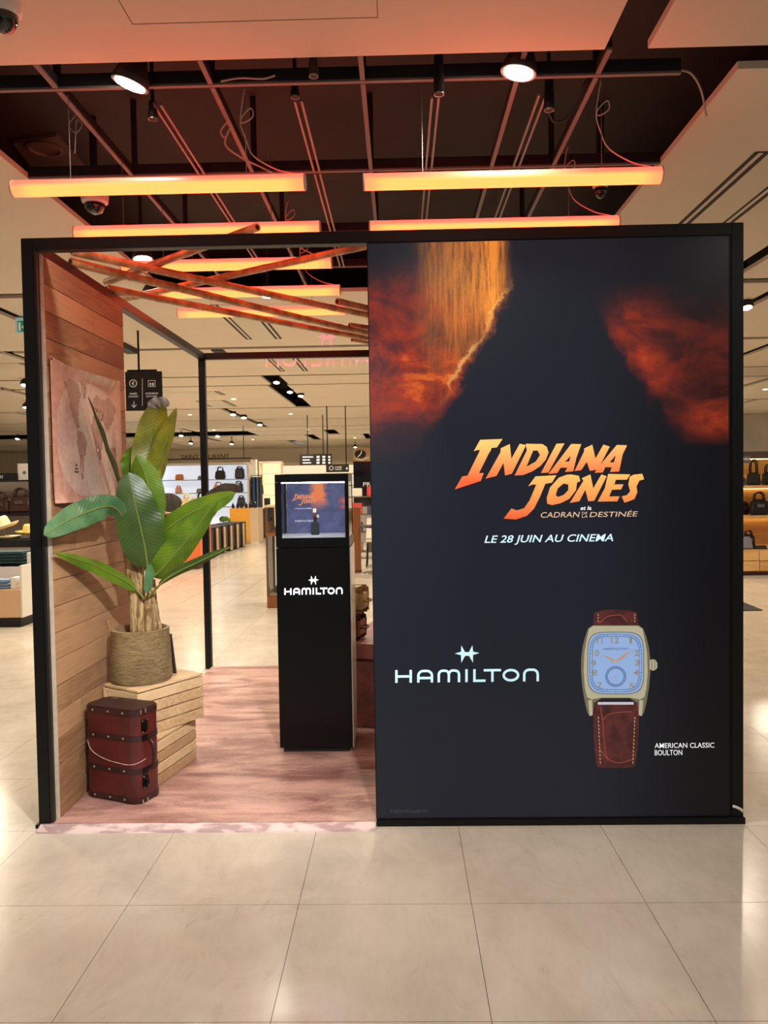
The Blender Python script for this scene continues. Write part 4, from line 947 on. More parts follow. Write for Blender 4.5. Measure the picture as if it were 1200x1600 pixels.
def soft_case(name, c, L, Wd, H, mat, strapm, label, rot):
    c = Vector(c); t = thing(name, label, 'suitcase', c); R_ = Matrix.Rotation(rot, 3, 'Z'); dx = R_ @ Vector((1, 0, 0)); dy = R_ @ Vector((0, 1, 0))
    MB().obox(c-dx*L/2-dy*Wd/2, dx*L, dy*Wd, (0, 0, H)).build('body', mat, t, smooth=True, bevel=min(H, Wd)*0.28, seg=5)
    for k in (-0.28, 0.28):
        MB().obox(c+dx*(k*L-0.012)-dy*(Wd/2+0.003)+Vector((0, 0, -0.0)), dx*0.024, dy*(Wd+0.006), (0, 0, H+0.003)).build('strap', strapm, t, smooth=True, bevel=min(H, Wd)*0.28, seg=5)
    MB().tube(catmull([c+dx*-0.05-dy*(Wd/2)+Vector((0, 0, H*.5)), c+dx*-0.03-dy*(Wd/2+0.03)+Vector((0, 0, H*.5)), c+dx*0.03-dy*(Wd/2+0.03)+Vector((0, 0, H*.5)), c+dx*0.05-dy*(Wd/2)+Vector((0, 0, H*.5))], 12), 0.006, 8).build('handle', strapm, t, smooth='all')
soft_case('leather_case', T0+tl*0.14+ts*0.062+Vector((0, 0, 0.4985)), 0.24, 0.112, 0.152, M('cognac_leather', (128, 62, 36), 0.35, var=0.3, nscale=10), TRIM, 'cognac leather case lying on the old trunk', math.radians(76.4))
soft_case('leather_case', T0+tl*0.14+ts*0.072+Vector((0, 0, 0.654)), 0.25, 0.132, 0.165, M('tan_canvas', (176, 144, 92), 0.55, var=0.25, nscale=14), M('tan_strap', (134, 98, 58), 0.5), 'tan case with rounded corners on top of the cognac case', math.radians(79))

# ================================================================ THE SHOP BEHIND
# recessed ceiling lamps matching the beams set at the top
SEEN = {(-3.0, 14.4): 'left of the dark three-spot slot', (-4.6, 17.4): 'just right of the tall upright leaves', (-2.4, 17.6): 'right behind the dark three-spot slot',
        (-5.2, 22.2): 'close beside the rear booth post', (-2.6, 22.6): 'above the wide direction sign', (-5.0, 27.0): 'far off between the booth post and the plinth', (-1.5, 27.0): 'far off beside the poster edge', (6.6, 14.4): 'at the right picture edge'}
dl0 = None
for (x, y), wh in SEEN.items():
    lb = 'small round recessed ceiling downlight ' + wh
    if dl0 is None:
        dl0 = thing('recessed_downlight', lb, 'downlight', (x, y, ZC), 'recessed downlights of the shop ceiling')
        MB().lathe((x, y, ZC), [(0.042, -0.001), (0.052, -0.003), (0.055, 0.0)], 24, cap=False).build('ring', WHITE, dl0, smooth=True)
        MB().lathe((x, y, ZC), [(0.043, -0.004), (0.03, -0.003), (0.001, -0.003)], 24).build('lens', DLEDW, dl0)
    else: copy_thing(dl0, (x, y, ZC), lb)
# linear air diffusers
VB = M('vent_black', (22, 18, 15), 0.7); VC = M('vent_centre', (208, 198, 176), 0.5)
def vent(x0, x1, y0, y1, label):
    t = thing('air_diffuser', label, 'air vent', ((x0+x1)/2, (y0+y1)/2, ZC), 'linear ceiling air diffusers'); w = 0.022
    for (a, b_) in ((x0, x0+w), (x0+0.05, x0+0.05+w), (x1-0.05-w, x1-0.05), (x1-w, x1)): box('slot', (a, y0, ZC-0.004), (b_, y1, ZC-0.0005), VB, t)
    for yy in (y0, y1-0.012): box('end_bar', (x0+w+0.0005, yy, ZC-0.003), (x0+0.0495, yy+0.012, ZC-0.0005), VB, t); box('end_bar', (x1-0.0495, yy, ZC-0.003), (x1-w-0.0005, yy+0.012, ZC-0.0005), VB, t)
    box('centre_plate', (x0+0.05+w+0.0005, y0, ZC-0.006), (x1-0.05-w-0.0005, y1, ZC-0.0005), VC, t)
vent(-1.64, -1.25, 6.95, 8.60, 'ceiling air diffuser just below the bamboo poles'); vent(-1.64, -1.25, 9.55, 11.05, 'ceiling air diffuser behind the booth rear beam')
vent(1.76, 2.10, 3.95, 6.2, 'long ceiling air diffuser above the right corner of the poster')
vent(-4.35, -3.0, 13.2, 13.75, 'wide pale ceiling diffuser left of the rear booth post'); vent(-5.4, -4.7, 9.9, 10.3, 'ceiling diffuser at the left edge, beyond the frame post')
vent(-3.75, -3.2, 14.6, 15.7, 'small ceiling diffuser behind the rear booth post')
# lamps in the long dark slots
def slot_spot(c, label, r=0.055):
    c = Vector(c); t = thing('track_spot', label, 'spotlight', c, 'small track spots of the shop ceiling')
    MB().lathe(c, [(r, 0.0), (r*1.08, 0.01), (r*1.0, 0.06), (r*0.6, 0.09)], 18, (0, 0.35, 1)).build('housing', MATTE, t, smooth=True)
    MB().lathe(c, [(r*0.85, -0.001), (r*0.5, -0.004), (0.001, -0.005)], 18, (0, 0.35, 1)).build('lens', DLEDW, t, smooth='all')
    MB().tube([c+Vector((0, 0.03, 0.08)), (c.x, c.y+0.03, 3.46)], 0.012, 8).build('stem', MATTE, t)
for (px, py, z, lb) in ((432, 598, 3.0, 'nearest of three track spots in the dark slot above the plinth'), (453, 613, 3.0, 'middle one of three track spots in the dark slot above the plinth'), (470, 619, 3.0, 'farthest of three track spots in the dark slot above the plinth'),
    (283, 681, 2.9, 'bright track spot right of the tall upright leaves'), (340, 682, 2.9, 'bright track spot just right of the rear booth post'), (1167, 481, 2.98, 'lit track spot right of the poster panel'),
    (364, 648, 2.98, 'tiny track spot in the thin slot, front one'), (381, 653, 2.98, 'tiny track spot in the thin slot, middle one'), (406, 664, 2.98, 'tiny track spot in the thin slot, rear one'),
    (40, 637, 2.93, 'track spot under the ceiling left of the frame post, lower one'), (38, 602, 2.95, 'track spot cut by the front left post'), (27, 686, 2.9, 'bright track spot low at the left edge'),
    (555, 699, 2.8, 'bright track spot above the round emblem'), (298, 693, 2.85, 'track spot below the bright one beside the leaves'), (362, 694, 2.8, 'low track spot over the white shelves')):
    slot_spot(P(px, py, Z=z), lb, 0.07 if py > 640 else 0.055)
# black strips under the ceiling; the stub stands in for a dark slot
for (a, b_, lb) in (((-2.17, 9.20, ZC-0.012), (-2.03, 9.75, ZC-0.001), 'short black strip standing in for a dark ceiling slot behind the rear booth corner'),):
    tag(box('ceiling_strip', a, b_, MATTE, None, loc=((a[0]+b_[0])/2, (a[1]+b_[1])/2, ZC-0.012)), lb, 'rail')
tag(box('ceiling_strip', (-3.1, 8.35, ZC-0.06), (-2.98, 9.05, ZC-0.001), MATTE, None, loc=(-3.04, 8.7, ZC-0.06)), 'black ceiling rail just above the hanging direction sign', 'rail')

# hanging direction sign
SGN = M('sign_black', (20, 19, 19), 0.5); SW_ = M('sign_print_white', (226, 222, 214), 0.5, emit=0.25)
hs = thing('hanging_sign', 'black hanging sign with till and lift symbols left of the plant top', 'sign', P(224, 611, Y=8.0))
c0, c1 = P(197, 642, Y=8.0), P(252, 580, Y=8.0)
box('board', (c0.x, 8.0, c0.z), (c1.x, 8.03, c1.z), SGN, hs, bevel=0.002)
MB().tube([P(217, 580, Y=8.015), (P(217, 580, Y=8.015).x, 8.015, ZC)], 0.011, 8).build('rod', BLACK, hs)
MB().box((c0.x+0.02, 8.0, c1.z+0.001), (c1.x-0.05, 8.03, c1.z+0.02)).build('clamp', BLACK, hs)
def sg(x, y): return P(x, y, Y=7.9988)
def ringm(name, cx, cy, r, th, par, f, mat=SW_, n=28):
    b = MB(); ribbon(b, [(cx+r*math.cos(2*math.pi*k/n), cy+r*math.sin(2*math.pi*k/n)) for k in range(n+1)], th, f); return b.build(name, mat, par)
ringm('till_symbol', 208, 599, 5.6, 0.9, hs, sg); text('till_symbol', '€', sg(206, 602), sg(210.3, 596), SW_, hs)
b = MB()
ribbon(b, [(231.5, 594.5), (231.5, 604), (242.5, 604), (242.5, 594.5), (231.5, 594.5)], 0.9, sg); b.build('lift_symbol', SW_, hs)
b = MB()
for cx in (235, 239): ribbon(b, [(cx, 602.5), (cx, 598)], 2.2, sg)
b.build('lift_symbol', SW_, hs)
text('sign_text', 'CAISSE', sg(202.5, 616.5), sg(214, 613.7), SW_, hs, bold=0.02); text('sign_text', 'CASHDESK', sg(201, 621), sg(216, 618), SW_, hs)
text('sign_text', 'ASCENSEURS', sg(227, 616), sg(247, 613.2), SW_, hs, bold=0.02); text('sign_text', 'ELEVATORS', sg(228.5, 620.5), sg(245, 617.6), SW_, hs)
b = MB(); ribbon(b, [(222.5, 591), (222.5, 634)], 0.6, sg); b.build('divider', SW_, hs)
b = MB(); ribbon(b, [(209.3, 627), (209.3, 636.5)], 1.0, sg); ribbon(b, [(205.5, 632.5), (209.3, 636.6), (213.1, 632.5)], 1.0, sg); b.build('arrow', SW_, hs)
# exit sign
ex = thing('exit_sign', 'green emergency exit sign hanging at the left edge', 'sign', P(30, 506, Y=7.25))
GRN = M('exit_green', (24, 120, 84), 0.4, emit=0.5)
e0, e1 = P(24.5, 521, Y=7.25), P(50, 496, Y=7.25)
box('panel', (e0.x, 7.25, e0.z), (e1.x, 7.256, e1.z), M('exit_acrylic', (170, 214, 212), 0.2, emit=0.25), ex)
f0, f1 = P(27.5, 518.5, Y=7.249), P(48, 501, Y=7.249); box('green_field', (f0.x, 7.2488, f0.z), (f1.x, 7.2495, f1.z), GRN, ex)
f0, f1 = P(29, 517, Y=7.248), P(32, 503.5, Y=7.248); box('door_mark', (f0.x, 7.2482, f0.z), (f1.x, 7.2487, f1.z), SW_, ex)
MB().add([P(33.5, 511, Y=7.2485), P(36.5, 508, Y=7.2485), P(36.5, 514, Y=7.2485)], [(0, 1, 2)]).build('arrow_mark', SW_, ex)
box('bracket', (e0.x, 7.245, e1.z+0.0005), (e1.x, 7.262, ZC-0.001), M('exit_bracket', (120, 140, 160), 0.3), ex)

# --- bags, hats and small goods
def handle_pts(c, w, h, y=0): return catmull([(c[0]-w/2, c[1]+y, c[2]), (c[0]-w*0.42, c[1]+y, c[2]+h*0.75), (c[0], c[1]+y, c[2]+h), (c[0]+w*0.42, c[1]+y, c[2]+h*0.75), (c[0]+w/2, c[1]+y, c[2])], 12)
def bag(px0, px1, pyb, pyt, y, mat, label, handle=0.35, taper=0.85, depth=0.14, cat='bag', name='handbag', group=None, flap=True, zb=None):
    a, b_ = P(px0, pyb, Y=y), P(px1, pyt, Y=y); z0 = zb if zb is not None else a.z; H = (b_.z-a.z); hb = H*(1-handle); w = b_.x-a.x; cx = (a.x+b_.x)/2
    t = thing(name, label, cat, (cx, y+depth/2, z0), group)
    wt = w*taper
    MB().add([(cx-w/2, y, z0), (cx+w/2, y, z0), (cx+w/2, y+depth, z0), (cx-w/2, y+depth, z0), (cx-wt/2, y+depth*.2, z0+hb), (cx+wt/2, y+depth*.2, z0+hb), (cx+wt/2, y+depth*.8, z0+hb), (cx-wt/2, y+depth*.8, z0+hb)],
             [(0,3,2,1),(4,5,6,7),(0,1,5,4),(1,2,6,5),(2,3,7,6),(3,0,4,7)]).build('body', mat, t, smooth=True, bevel=min(w, hb)*0.12, seg=3)
    if handle > 0.05:
        MB().tube(handle_pts((cx, y+depth*.3, z0+hb*0.98), w*0.5, H*handle), 0.011, 8).build('handle', mat, t, smooth='all')
        MB().tube(handle_pts((cx, y+depth*.7, z0+hb*0.98), w*0.5, H*handle*0.9), 0.011, 8).build('handle', mat, t, smooth='all')
    if flap: MB().obox((cx-wt*0.22, y-0.004, z0+hb*0.50), (wt*0.44, 0, 0), (0, depth*0.15, 0), (0, 0, hb*0.2)).build('flap', M('bag_fitting', (120, 112, 100), 0.3, 0.7), t)
    return t
def hat(c, r, h, mat, band, label, tilt=0.0):
    c = Vector(c); t = thing('straw_hat', label, 'hat', c); ax = Vector((math.sin(tilt), -0.25*abs(math.sin(tilt)), math.cos(tilt)))
    MB().lathe(c, [(r*0.52, 0.0), (r*0.8, 0.004), (r, 0.03), (r*0.99, 0.034), (r*0.8, 0.010), (r*0.53, 0.008)], 32, ax, cap=False).build('brim', mat, t, smooth='all')
    MB().lathe(c, [(r*0.54, 0.0), (r*0.51, h*0.45), (r*0.46, h*0.85), (r*0.36, h), (r*0.14, h*0.93), (0.001, h*0.92)], 32, ax, cap=False).build('crown', mat, t, smooth='all')
    MB().lathe(c, [(r*0.545, 0.006), (r*0.535, h*0.22)], 32, ax, cap=False).build('band', band, t, smooth='all')
BB = M('bag_black', (24, 22, 24), 0.35, var=0.3, nscale=12); BBR = M('bag_dark_brown', (72, 44, 36), 0.4, var=0.3, nscale=9); BOR = M('bag_orange', (226, 128, 54), 0.4); BGY = M('bag_grey', (128, 128, 134), 0.35, 0.2); BPE = M('bag_peach', (232, 160, 116), 0.4)
STRAW = M('straw_cream', (232, 212, 170), 0.6, var=0.12, nscale=40); STRAWY = M('straw_yellow', (224, 190, 104), 0.6, var=0.12, nscale=40)

# --- left edge: hat shelf and clothes table
LY = 9.2
sh = thing('hat_shelf', 'black shelf stand with hats at the left edge', 'shelf', (-5.2, LY+0.35, 0))
s0 = P(49, 843, Y=LY); s1 = P(49, 855, Y=LY)
box('shelf_board', (-6.6, LY, s1.z), (s0.x, LY+0.55, s0.z), MATTE, sh, bevel=0.003)
for zz in (0.70, 0.52, 0.30): box('lower_shelf', (-6.6, LY+0.12, zz-0.012), (s0.x-0.02, LY+0.53, zz), M('shelf_dark_wood', (58, 50, 42), 0.5), sh)
for xx in (s0.x-0.04, -6.6): box('upright', (xx, LY+0.5, 0), (xx+0.04, LY+0.55, s1.z), MATTE, sh)
box('plinth', (-6.6, LY+0.05, 0), (s0.x, LY+0.5, 0.06), MATTE, sh)
for k, zz in enumerate((0.30, 0.52)): tag(box('folded_stack', (s0.x-0.42, LY+0.16, zz+0.001), (s0.x-0.06, LY+0.45, zz+0.09), M('folded_grey', (130, 124, 116), 0.8), None, loc=(s0.x-0.24, LY+0.3, zz+0.001), bevel=0.02), ['pale folded cloth on the lowest hat-stand shelf', 'pale folded cloth on the upper lower shelf of the hat stand'][k], 'cloth')
zs = s0.z
def onshelf(px, py, y): p = P(px, py, Y=y); return p
h1 = P(6, 822, Y=LY+0.22); hat((h1.x, h1.y, zs+0.12), 0.19, 0.15, STRAW, M('hat_band_black', (30, 28, 28), 0.5), 'cream straw hat with black band tilted on a stand', -0.35)
b = MB().tube([(h1.x, h1.y, zs), (h1.x, h1.y, zs+0.14)], 0.008, 8); tag(b.build('hat_stand', STEEL, None, loc=(h1.x, h1.y, zs)), 'thin metal stand under the tilted straw hat', 'stand')
h2 = P(47, 826, Y=LY+0.25); hat((h2.x, h2.y, zs+0.05), 0.17, 0.12, STRAWY, M('hat_band_yellow', (214, 176, 84), 0.5), 'yellow straw hat cut by the front left post', 0.05)
h3 = P(14, 838, Y=LY+0.14); hat((h3.x-0.05, LY+0.02+0.19, zs+0.002), 0.16, 0.03, STRAW, M('hat_band_brown', (96, 70, 50), 0.5), 'flat cream hat lying under the tilted one')
# wall bay behind the hats
by = thing('bag_bay', 'beige bay with a black rail and dark handbags at the left edge', 'shelf', (-5.9, 10.35, 0)); zr_ = P(30, 750, Y=10.2).z
box('back_panel', (-7.4, 10.5, 0), (-4.6, 10.54, zr_+0.02), M('bay_beige', (190, 176, 156), 0.6), by)
box('rail', (-7.4, 10.15, zr_-0.02), (-4.62, 10.49, zr_), MATTE, by); zb_ = P(30, 802, Y=10.2).z
box('shelf_board', (-7.4, 10.1, zb_-0.03), (-4.62, 10.49, zb_), MATTE, by)
sgn = thing('bay_sign', 'black shelf sign with white letters at the left edge', 'sign', (P(13, 748, Y=10.2).x, 10.2, zr_)); g0, g1 = P(-30, 750, Y=10.2), P(27, 739, Y=10.2)
box('board', (g0.x, 10.2, zr_+0.001), (g1.x, 10.22, g1.z), MATTE, sgn); text('letters', 'RY', P(-1, 747.5, Y=10.198), P(5, 743, Y=10.198), SW_, sgn)
pc = thing('shelf_poster', 'small white card with a diamond mark on the rail by the post', 'card', (P(37, 748, Y=10.25).x, 10.25, zr_)); g0, g1 = P(28, 749, Y=10.25), P(46, 724, Y=10.25)
box('card', (g0.x, 10.25, zr_+0.001), (g1.x, 10.256, g1.z), M('card_white', (214, 208, 206), 0.6), pc)
m0 = P(38, 738.5, Y=10.248); MB().add([(m0.x-0.03, 10.248, m0.z), (m0.x, 10.248, m0.z-0.03), (m0.x+0.03, 10.248, m0.z), (m0.x, 10.248, m0.z+0.03)], [(0, 1, 2, 3)]).build('diamond_mark', M('card_ink', (110, 106, 106), 0.6), pc)
bag(12, 46, 802, 762, 10.2, BBR, 'large dark brown handbag with upright handles behind the hats', 0.30, zb=zb_+0.001)
bag(-14, 11, 802, 768, 10.2, BBR, 'dark brown handbag cut by the left picture edge', 0.30, zb=zb_+0.001)
# clothes table
TBL = thing('clothes_table', 'white and peach tiered table with folded clothes at the left edge', 'table', (-4.6, 8.5, 0))
tx = P(37, 985, Y=8.3).x
TW = M('table_white', (232, 228, 220), 0.5); TP = M('table_peach', (222, 184, 146), 0.6)
box('base', (tx-1.1, 8.25, 0), (tx, 9.05, 0.10), MATTE, TBL)
box('lower_bin', (tx-1.1, 8.25, 0.101), (tx, 9.05, 0.40), TP, TBL, bevel=0.004)
MB().prism([(tx-1.1, 8.45, 0.401), (tx-1.1, 9.05, 0.401), (tx-1.1, 9.05, 0.63), (tx-1.1, 8.60, 0.60)], (1.1, 0, 0)).build('upper_bin', M('bin_grey', (150, 140, 136), 0.6), TBL)
box('side_panel', (tx+0.001, 8.25, 0.101), (tx+0.02, 9.06, 0.655), TW, TBL)
for k, (zz, yy, mt, lb) in enumerate(((0.402, 8.28, M('cloth_blue', (132, 156, 190), 0.8), 'folded light blue shirts in the lower tier of the clothes table'), (0.635, 8.66, M('cloth_teal', (44, 74, 78), 0.8), 'folded dark teal shirts on top of the clothes table'))):
    t = thing('folded_shirts', lb, 'clothes', (tx-0.35, yy+0.2, zz))
    for q in range(3 if k == 0 else 4): 
        MB().obox((tx-0.55, yy, zz+q*0.034+0.001), (0.42-0.01*q, 0, 0.0), (0, 0.30 if k else 0.15, 0.0), (0, 0, 0.031)).build('shirt', mt, t, smooth=True, bevel=0.012, seg=2)
    MB().obox((tx-0.115, yy, zz+0.002), (0.06, 0, 0.0), (0, 0.30 if k else 0.14, 0), (0, 0, 0.12)).build('white_divider', TW, t, bevel=0.004)

# --- through the booth: sand-coloured counters and lit shelves
ORG = M('counter_orange', (236, 120, 66), 0.5); YEL = wood('counter_yellow_wood', (226, 160, 52), (196, 130, 36), 'x', 0.5)
oc = thing('orange_counter', 'orange counter with a dark niche behind the banana leaves', 'counter', (-3.95, 14.1, 0))
box('body', (-4.75, 13.9, 0.08), (-3.55, 14.7, 1.0), ORG, oc, bevel=0.004); box('plinth', (-4.7, 13.95, 0), (-3.6, 14.65, 0.079), M('dark_red_plinth', (84, 30, 26), 0.5), oc)
box('top', (-4.78, 13.87, 1.001), (-3.5, 14.75, 1.04), M('counter_top_cream', (232, 214, 186), 0.5), oc); n0, n1 = P(249, 832, Y=13.895), P(273, 804, Y=13.895)
box('niche', (n0.x, 13.893, n0.z), (n1.x, 13.8995, n1.z), MATTE, oc)
box('red_insert', (P(253, 826, Y=13.88).x, 13.886, P(253, 826, Y=13.88).z), (P(261, 819, Y=13.88).x, 13.8925, P(261, 819, Y=13.88).z), M('insert_red', (206, 50, 66), 0.5), oc)
for k, (x0, x1, mt, lb, hh) in enumerate(((283, 297, STRAW, 'cream bag with a loop on the orange counter', 0.3), (299, 303, WHITE, 'white upright box on the orange counter', 0.0), (304, 322, BB, 'black handbag right on the orange counter', 0.35))):
    bag(x0, x1, 800, 772 if k != 1 else 776, 14.05+0.02*k, mt, lb, hh, flap=False, zb=1.0405, name='handbag' if k != 1 else 'upright_box', cat='bag' if k != 1 else 'box')
# low dark display boxes receding to the back
for k in range(7):
    yy = 15.4+k*0.55; xx = -4.15+0.03*k
    t = thing('display_box', 'dark brown low display box, %s in the row behind the leaves' % ['nearest', 'second', 'third', 'fourth', 'fifth', 'sixth', 'farthest'][k], 'display box', (xx, yy+0.22, 0), 'low display boxes in a row')
    box('core', (xx-0.26, yy, 0.05), (xx+0.22, yy+0.42, 0.56), M('box_dark_brown', (52, 36, 28), 0.45), t); box('foot', (xx-0.24, yy+0.02, 0), (xx+0.2, yy+0.40, 0.0495), MATTE, t)
    box('pale_end', (xx+0.221, yy, 0.03), (xx+0.245, yy+0.10, 0.575), M('box_pale_edge', (196, 170, 136), 0.5), t)
    box('top_tray', (xx-0.26, yy, 0.5605), (xx+0.22, yy+0.42, 0.60), MATTE, t)
# yellow wood counter
yc = thing('wood_counter', 'yellow wood counter with small goods behind the rear booth post', 'counter', (-4.0, 20.2, 0))
box('front', (-4.30, 19.85, 0.03), (-3.80, 20.45, 0.90), YEL, yc, bevel=0.004); box('foot', (-4.28, 19.88, 0), (-3.60, 20.4, 0.029), WHITE, yc)
MB().prism([(-3.799, 19.86, 0.03), (-3.60, 20.0, 0.03), (-3.56, 20.45, 0.03), (-3.799, 20.45, 0.03)], (0, 0, 0.87)).build('side', M('counter_pale_side', (206, 180, 150), 0.5), yc)
for k in range(6):
    p = Vector((-4.24+k*0.11, 19.98+0.05*(k % 2), 0.9005)); t = thing('perfume_bottle', 'small dark bottle on the yellow wood counter, %s from the left' % ['first', 'second', 'third', 'fourth', 'fifth', 'sixth'][k], 'bottle', p, 'bottles on the yellow wood counter')
    MB().lathe(p, [(0.035, 0), (0.036, 0.02), (0.034, 0.09+0.02*(k % 3)), (0.012, 0.11+0.02*(k % 3))], 12).build('flask', M('bottle_dark', (36, 34, 38), 0.2), t, smooth=True); MB().lathe(p+Vector((0, 0, 0.111+0.02*(k % 3))), [(0.013, 0), (0.013, 0.03)], 10).build('cap', BLACK, t)
dc = thing('dark_cabinet', 'dark grey cabinet right of the yellow wood counter', 'cabinet', (-3.8, 21.9, 0)); box('body', (-3.93, 21.6, 0.02), (-3.55, 22.2, 0.80), M('cab_grey', (66, 66, 72), 0.5), dc); box('door', (-3.5495, 21.62, 0.02), (-3.53, 22.18, 0.78), MATTE, dc); box('top', (-3.95, 21.58, 0.801), (-3.52, 22.2, 0.83), M('cab_grey'), dc)
tag(box('display_screen', (-3.75, 21.75, 0.831), (-3.58, 21.78, 1.12), M('cab_grey'), None, loc=(-3.66, 21.76, 0.831), bevel=0.004), 'grey upright display panel on the dark cabinet', 'panel')
# lit white shelf wall with the fashion-house name
SY = 21.0
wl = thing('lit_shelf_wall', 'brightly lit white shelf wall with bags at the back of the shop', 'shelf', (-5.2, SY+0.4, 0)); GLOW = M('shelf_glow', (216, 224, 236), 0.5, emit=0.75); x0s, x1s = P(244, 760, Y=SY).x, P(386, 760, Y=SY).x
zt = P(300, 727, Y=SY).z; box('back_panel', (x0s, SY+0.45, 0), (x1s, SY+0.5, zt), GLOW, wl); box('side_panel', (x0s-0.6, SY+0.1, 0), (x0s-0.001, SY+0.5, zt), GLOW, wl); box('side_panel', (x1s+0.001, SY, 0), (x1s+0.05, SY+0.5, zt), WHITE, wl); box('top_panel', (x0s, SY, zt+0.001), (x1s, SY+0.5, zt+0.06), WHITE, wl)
shz = [P(330, 749, Y=SY).z, P(330, 770, Y=SY).z, P(330, 792, Y=SY).z]
for z in shz: box('shelf_board', (x0s+0.01, SY, z-0.02), (x1s-0.01, SY+0.449, z), M('shelf_edge_grey', (150, 150, 156), 0.4), wl)
for (a, b_, row, hpx, mt, hd_, lb) in ((273, 285, 0, 9, BOR, 0, 'orange flap bag on the top lit shelf'), (335, 351, 0, 20, BB, .3, 'tall black tote on the top lit shelf'), (366, 381, 0, 20, BB, .12, 'black backpack on the top lit shelf'), (308, 321, 0, 6, BGY, 0, 'flat grey pouch on the top lit shelf'),
    (273, 282, 1, 12, BPE, .2, 'peach bag on the middle lit shelf'), (332, 348, 1, 17, BPE, .3, 'large peach tote right of the booth post on the middle lit shelf'), (365, 379, 1, 18, BB, .15, 'black backpack on the middle lit shelf'), (306, 319, 1, 7, BGY, 0, 'grey pouch on the middle lit shelf'), (370, 382, 2, 17, BB, .15, 'black backpack on the lowest lit shelf')):
    yb_ = {0: 749, 1: 770, 2: 792}[row]; bag(a, b_, yb_, yb_-hpx, SY+0.1, mt, lb, hd_, flap=False, zb=shz[row]+0.001, depth=0.2)
fa = thing('fascia_sign', 'dark fascia with black brand letters above the lit shelf wall', 'sign', (-5.0, SY-0.3, zt)); f0, f1 = P(262, 719, Y=SY-0.3), P(392, 711, Y=SY-0.3)
box('fascia', (f0.x-0.4, SY-0.27, f0.z), (f1.x, SY-0.2, f0.z+0.035), M('fascia_dark', (44, 38, 34), 0.5), fa)
text('letters', 'SAINT LAURENT', P(283, 717.5, Y=SY-0.3), P(358, 709.5, Y=SY-0.3), MATTE, fa, bold=0.01)
for xx in (f0.x-0.2, f1.x-0.2): MB().tube([(xx, SY-0.235, f0.z+0.035), (xx, SY-0.235, ZC)], 0.01, 6).build('rod', BLACK, fa)
# clothes rail strip right of the lit wall
rk = thing('clothes_rail', 'narrow rail of blue and dark garments right of the lit shelves', 'clothes rail', (x1s+0.3, SY+0.3, 0))
for k in range(5): MB().obox((x1s+0.09+k*0.05, SY+0.1, 0.75), (0.04, 0, 0), (0, 0.35, 0), (0, 0, 0.95)).build('garment', M('garment_%d' % k, [(40, 44, 60), (70, 110, 170), (34, 34, 40), (96, 130, 176), (50, 46, 50)][k], 0.8), rk, bevel=0.012)
MB().tube([(x1s+0.06, SY+0.27, 1.74), (x1s+0.36, SY+0.27, 1.74)], 0.012, 8).build('bar', STEEL, rk)
for xx in (x1s+0.07, x1s+0.35): MB().tube([(xx, SY+0.27, 0), (xx, SY+0.27, 1.74)], 0.012, 8).build('upright', STEEL, rk)
# cream pillar and warm lit niche
tag(box('pillar', (P(392, 760, Y=22).x, 22.0, 0), (P(400, 760, Y=22).x, 22.3, 2.2), M('cream_wall'), None, loc=(-3.9, 22.15, 0)), 'slim cream pillar between the lit shelves and the warm niche', 'pillar')
WY = 24.0
wn = thing('warm_shelf', 'warm lit cream shelf niche left of the glass case', 'shelf', (P(418, 760, Y=WY).x, WY+0.3, 0)); wx0, wx1 = P(405, 760, Y=WY).x, P(440, 760, Y=WY).x
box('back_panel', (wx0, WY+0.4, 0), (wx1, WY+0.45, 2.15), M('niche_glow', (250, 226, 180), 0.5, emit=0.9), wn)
for xx in (wx0, wx1-0.05): box('side_panel', (xx, WY, 0), (xx+0.05, WY+0.399, 2.15), M('cream_wall'), wn)
box('top_panel', (wx0, WY, 2.151), (wx1, WY+0.45, 2.2), M('cream_wall'), wn)
for zz in (0.8, 1.15, 1.5, 1.82): box('shelf_board', (wx0+0.051, WY+0.01, zz), (wx1-0.051, WY+0.399, zz+0.03), WHITE, wn)
bag(402, 411, 773, 757, WY-0.4, BB, 'black bag at the left side of the warm niche', 0.0, flap=False); 
st_ = thing('bag_pedestal', 'cream pedestal carrying a black bag before the warm niche', 'pedestal', (P(406, 773, Y=WY-0.33).x, WY-0.33, 0)); pz = P(402, 773, Y=WY-0.4).z; box('column', (P(403, 773, Y=WY-0.4).x, WY-0.4, 0.03), (P(410, 773, Y=WY-0.4).x, WY-0.2, pz-0.001), M('cream_wall'), st_, bevel=0.004); box('foot', (P(402, 773, Y=WY-0.4).x, WY-0.42, 0), (P(411, 773, Y=WY-0.4).x, WY-0.18, 0.029), WHITE, st_)
# glass showcase left of the plinth
scx = thing('glass_showcase', 'wooden framed glass showcase half hidden left of the plinth', 'showcase', (-1.25, 9.6, 0)); WD = wood('showcase_wood', (150, 92, 50), (112, 66, 36), 'z', 0.45); xa, xb, ya_, yb__ = -1.60, -0.95, 9.34, 9.86
box('base', (xa, ya_, 0.0), (xb, yb__, 0.14), WD, scx, bevel=0.004); box('mid_board', (xa, ya_, 0.86), (xb, yb__, 0.90), WD, scx); box('top', (xa-0.01, ya_-0.01, 1.20), (xb+0.01, yb__+0.01, 1.225), M('showcase_cream', (224, 204, 160), 0.4), scx)
for xx in (xa, xb-0.025):
    for yy in (ya_, yb__-0.025): box('upright', (xx, yy, 0.141), (xx+0.025, yy+0.025, 0.859), WD, scx); box('upright', (xx, yy, 0.901), (xx+0.025, yy+0.025, 1.199), WD, scx)
box('inner_panel', (xa+0.03, yb__-0.02, 0.141), (xb-0.03, yb__-0.01, 0.859), M('showcase_glow', (250, 236, 206), 0.5, emit=0.5), scx); box('floor_board', (xa+0.026, ya_+0.026, 0.1405), (xb-0.026, yb__-0.03, 0.16), M('showcase_cream'), scx)
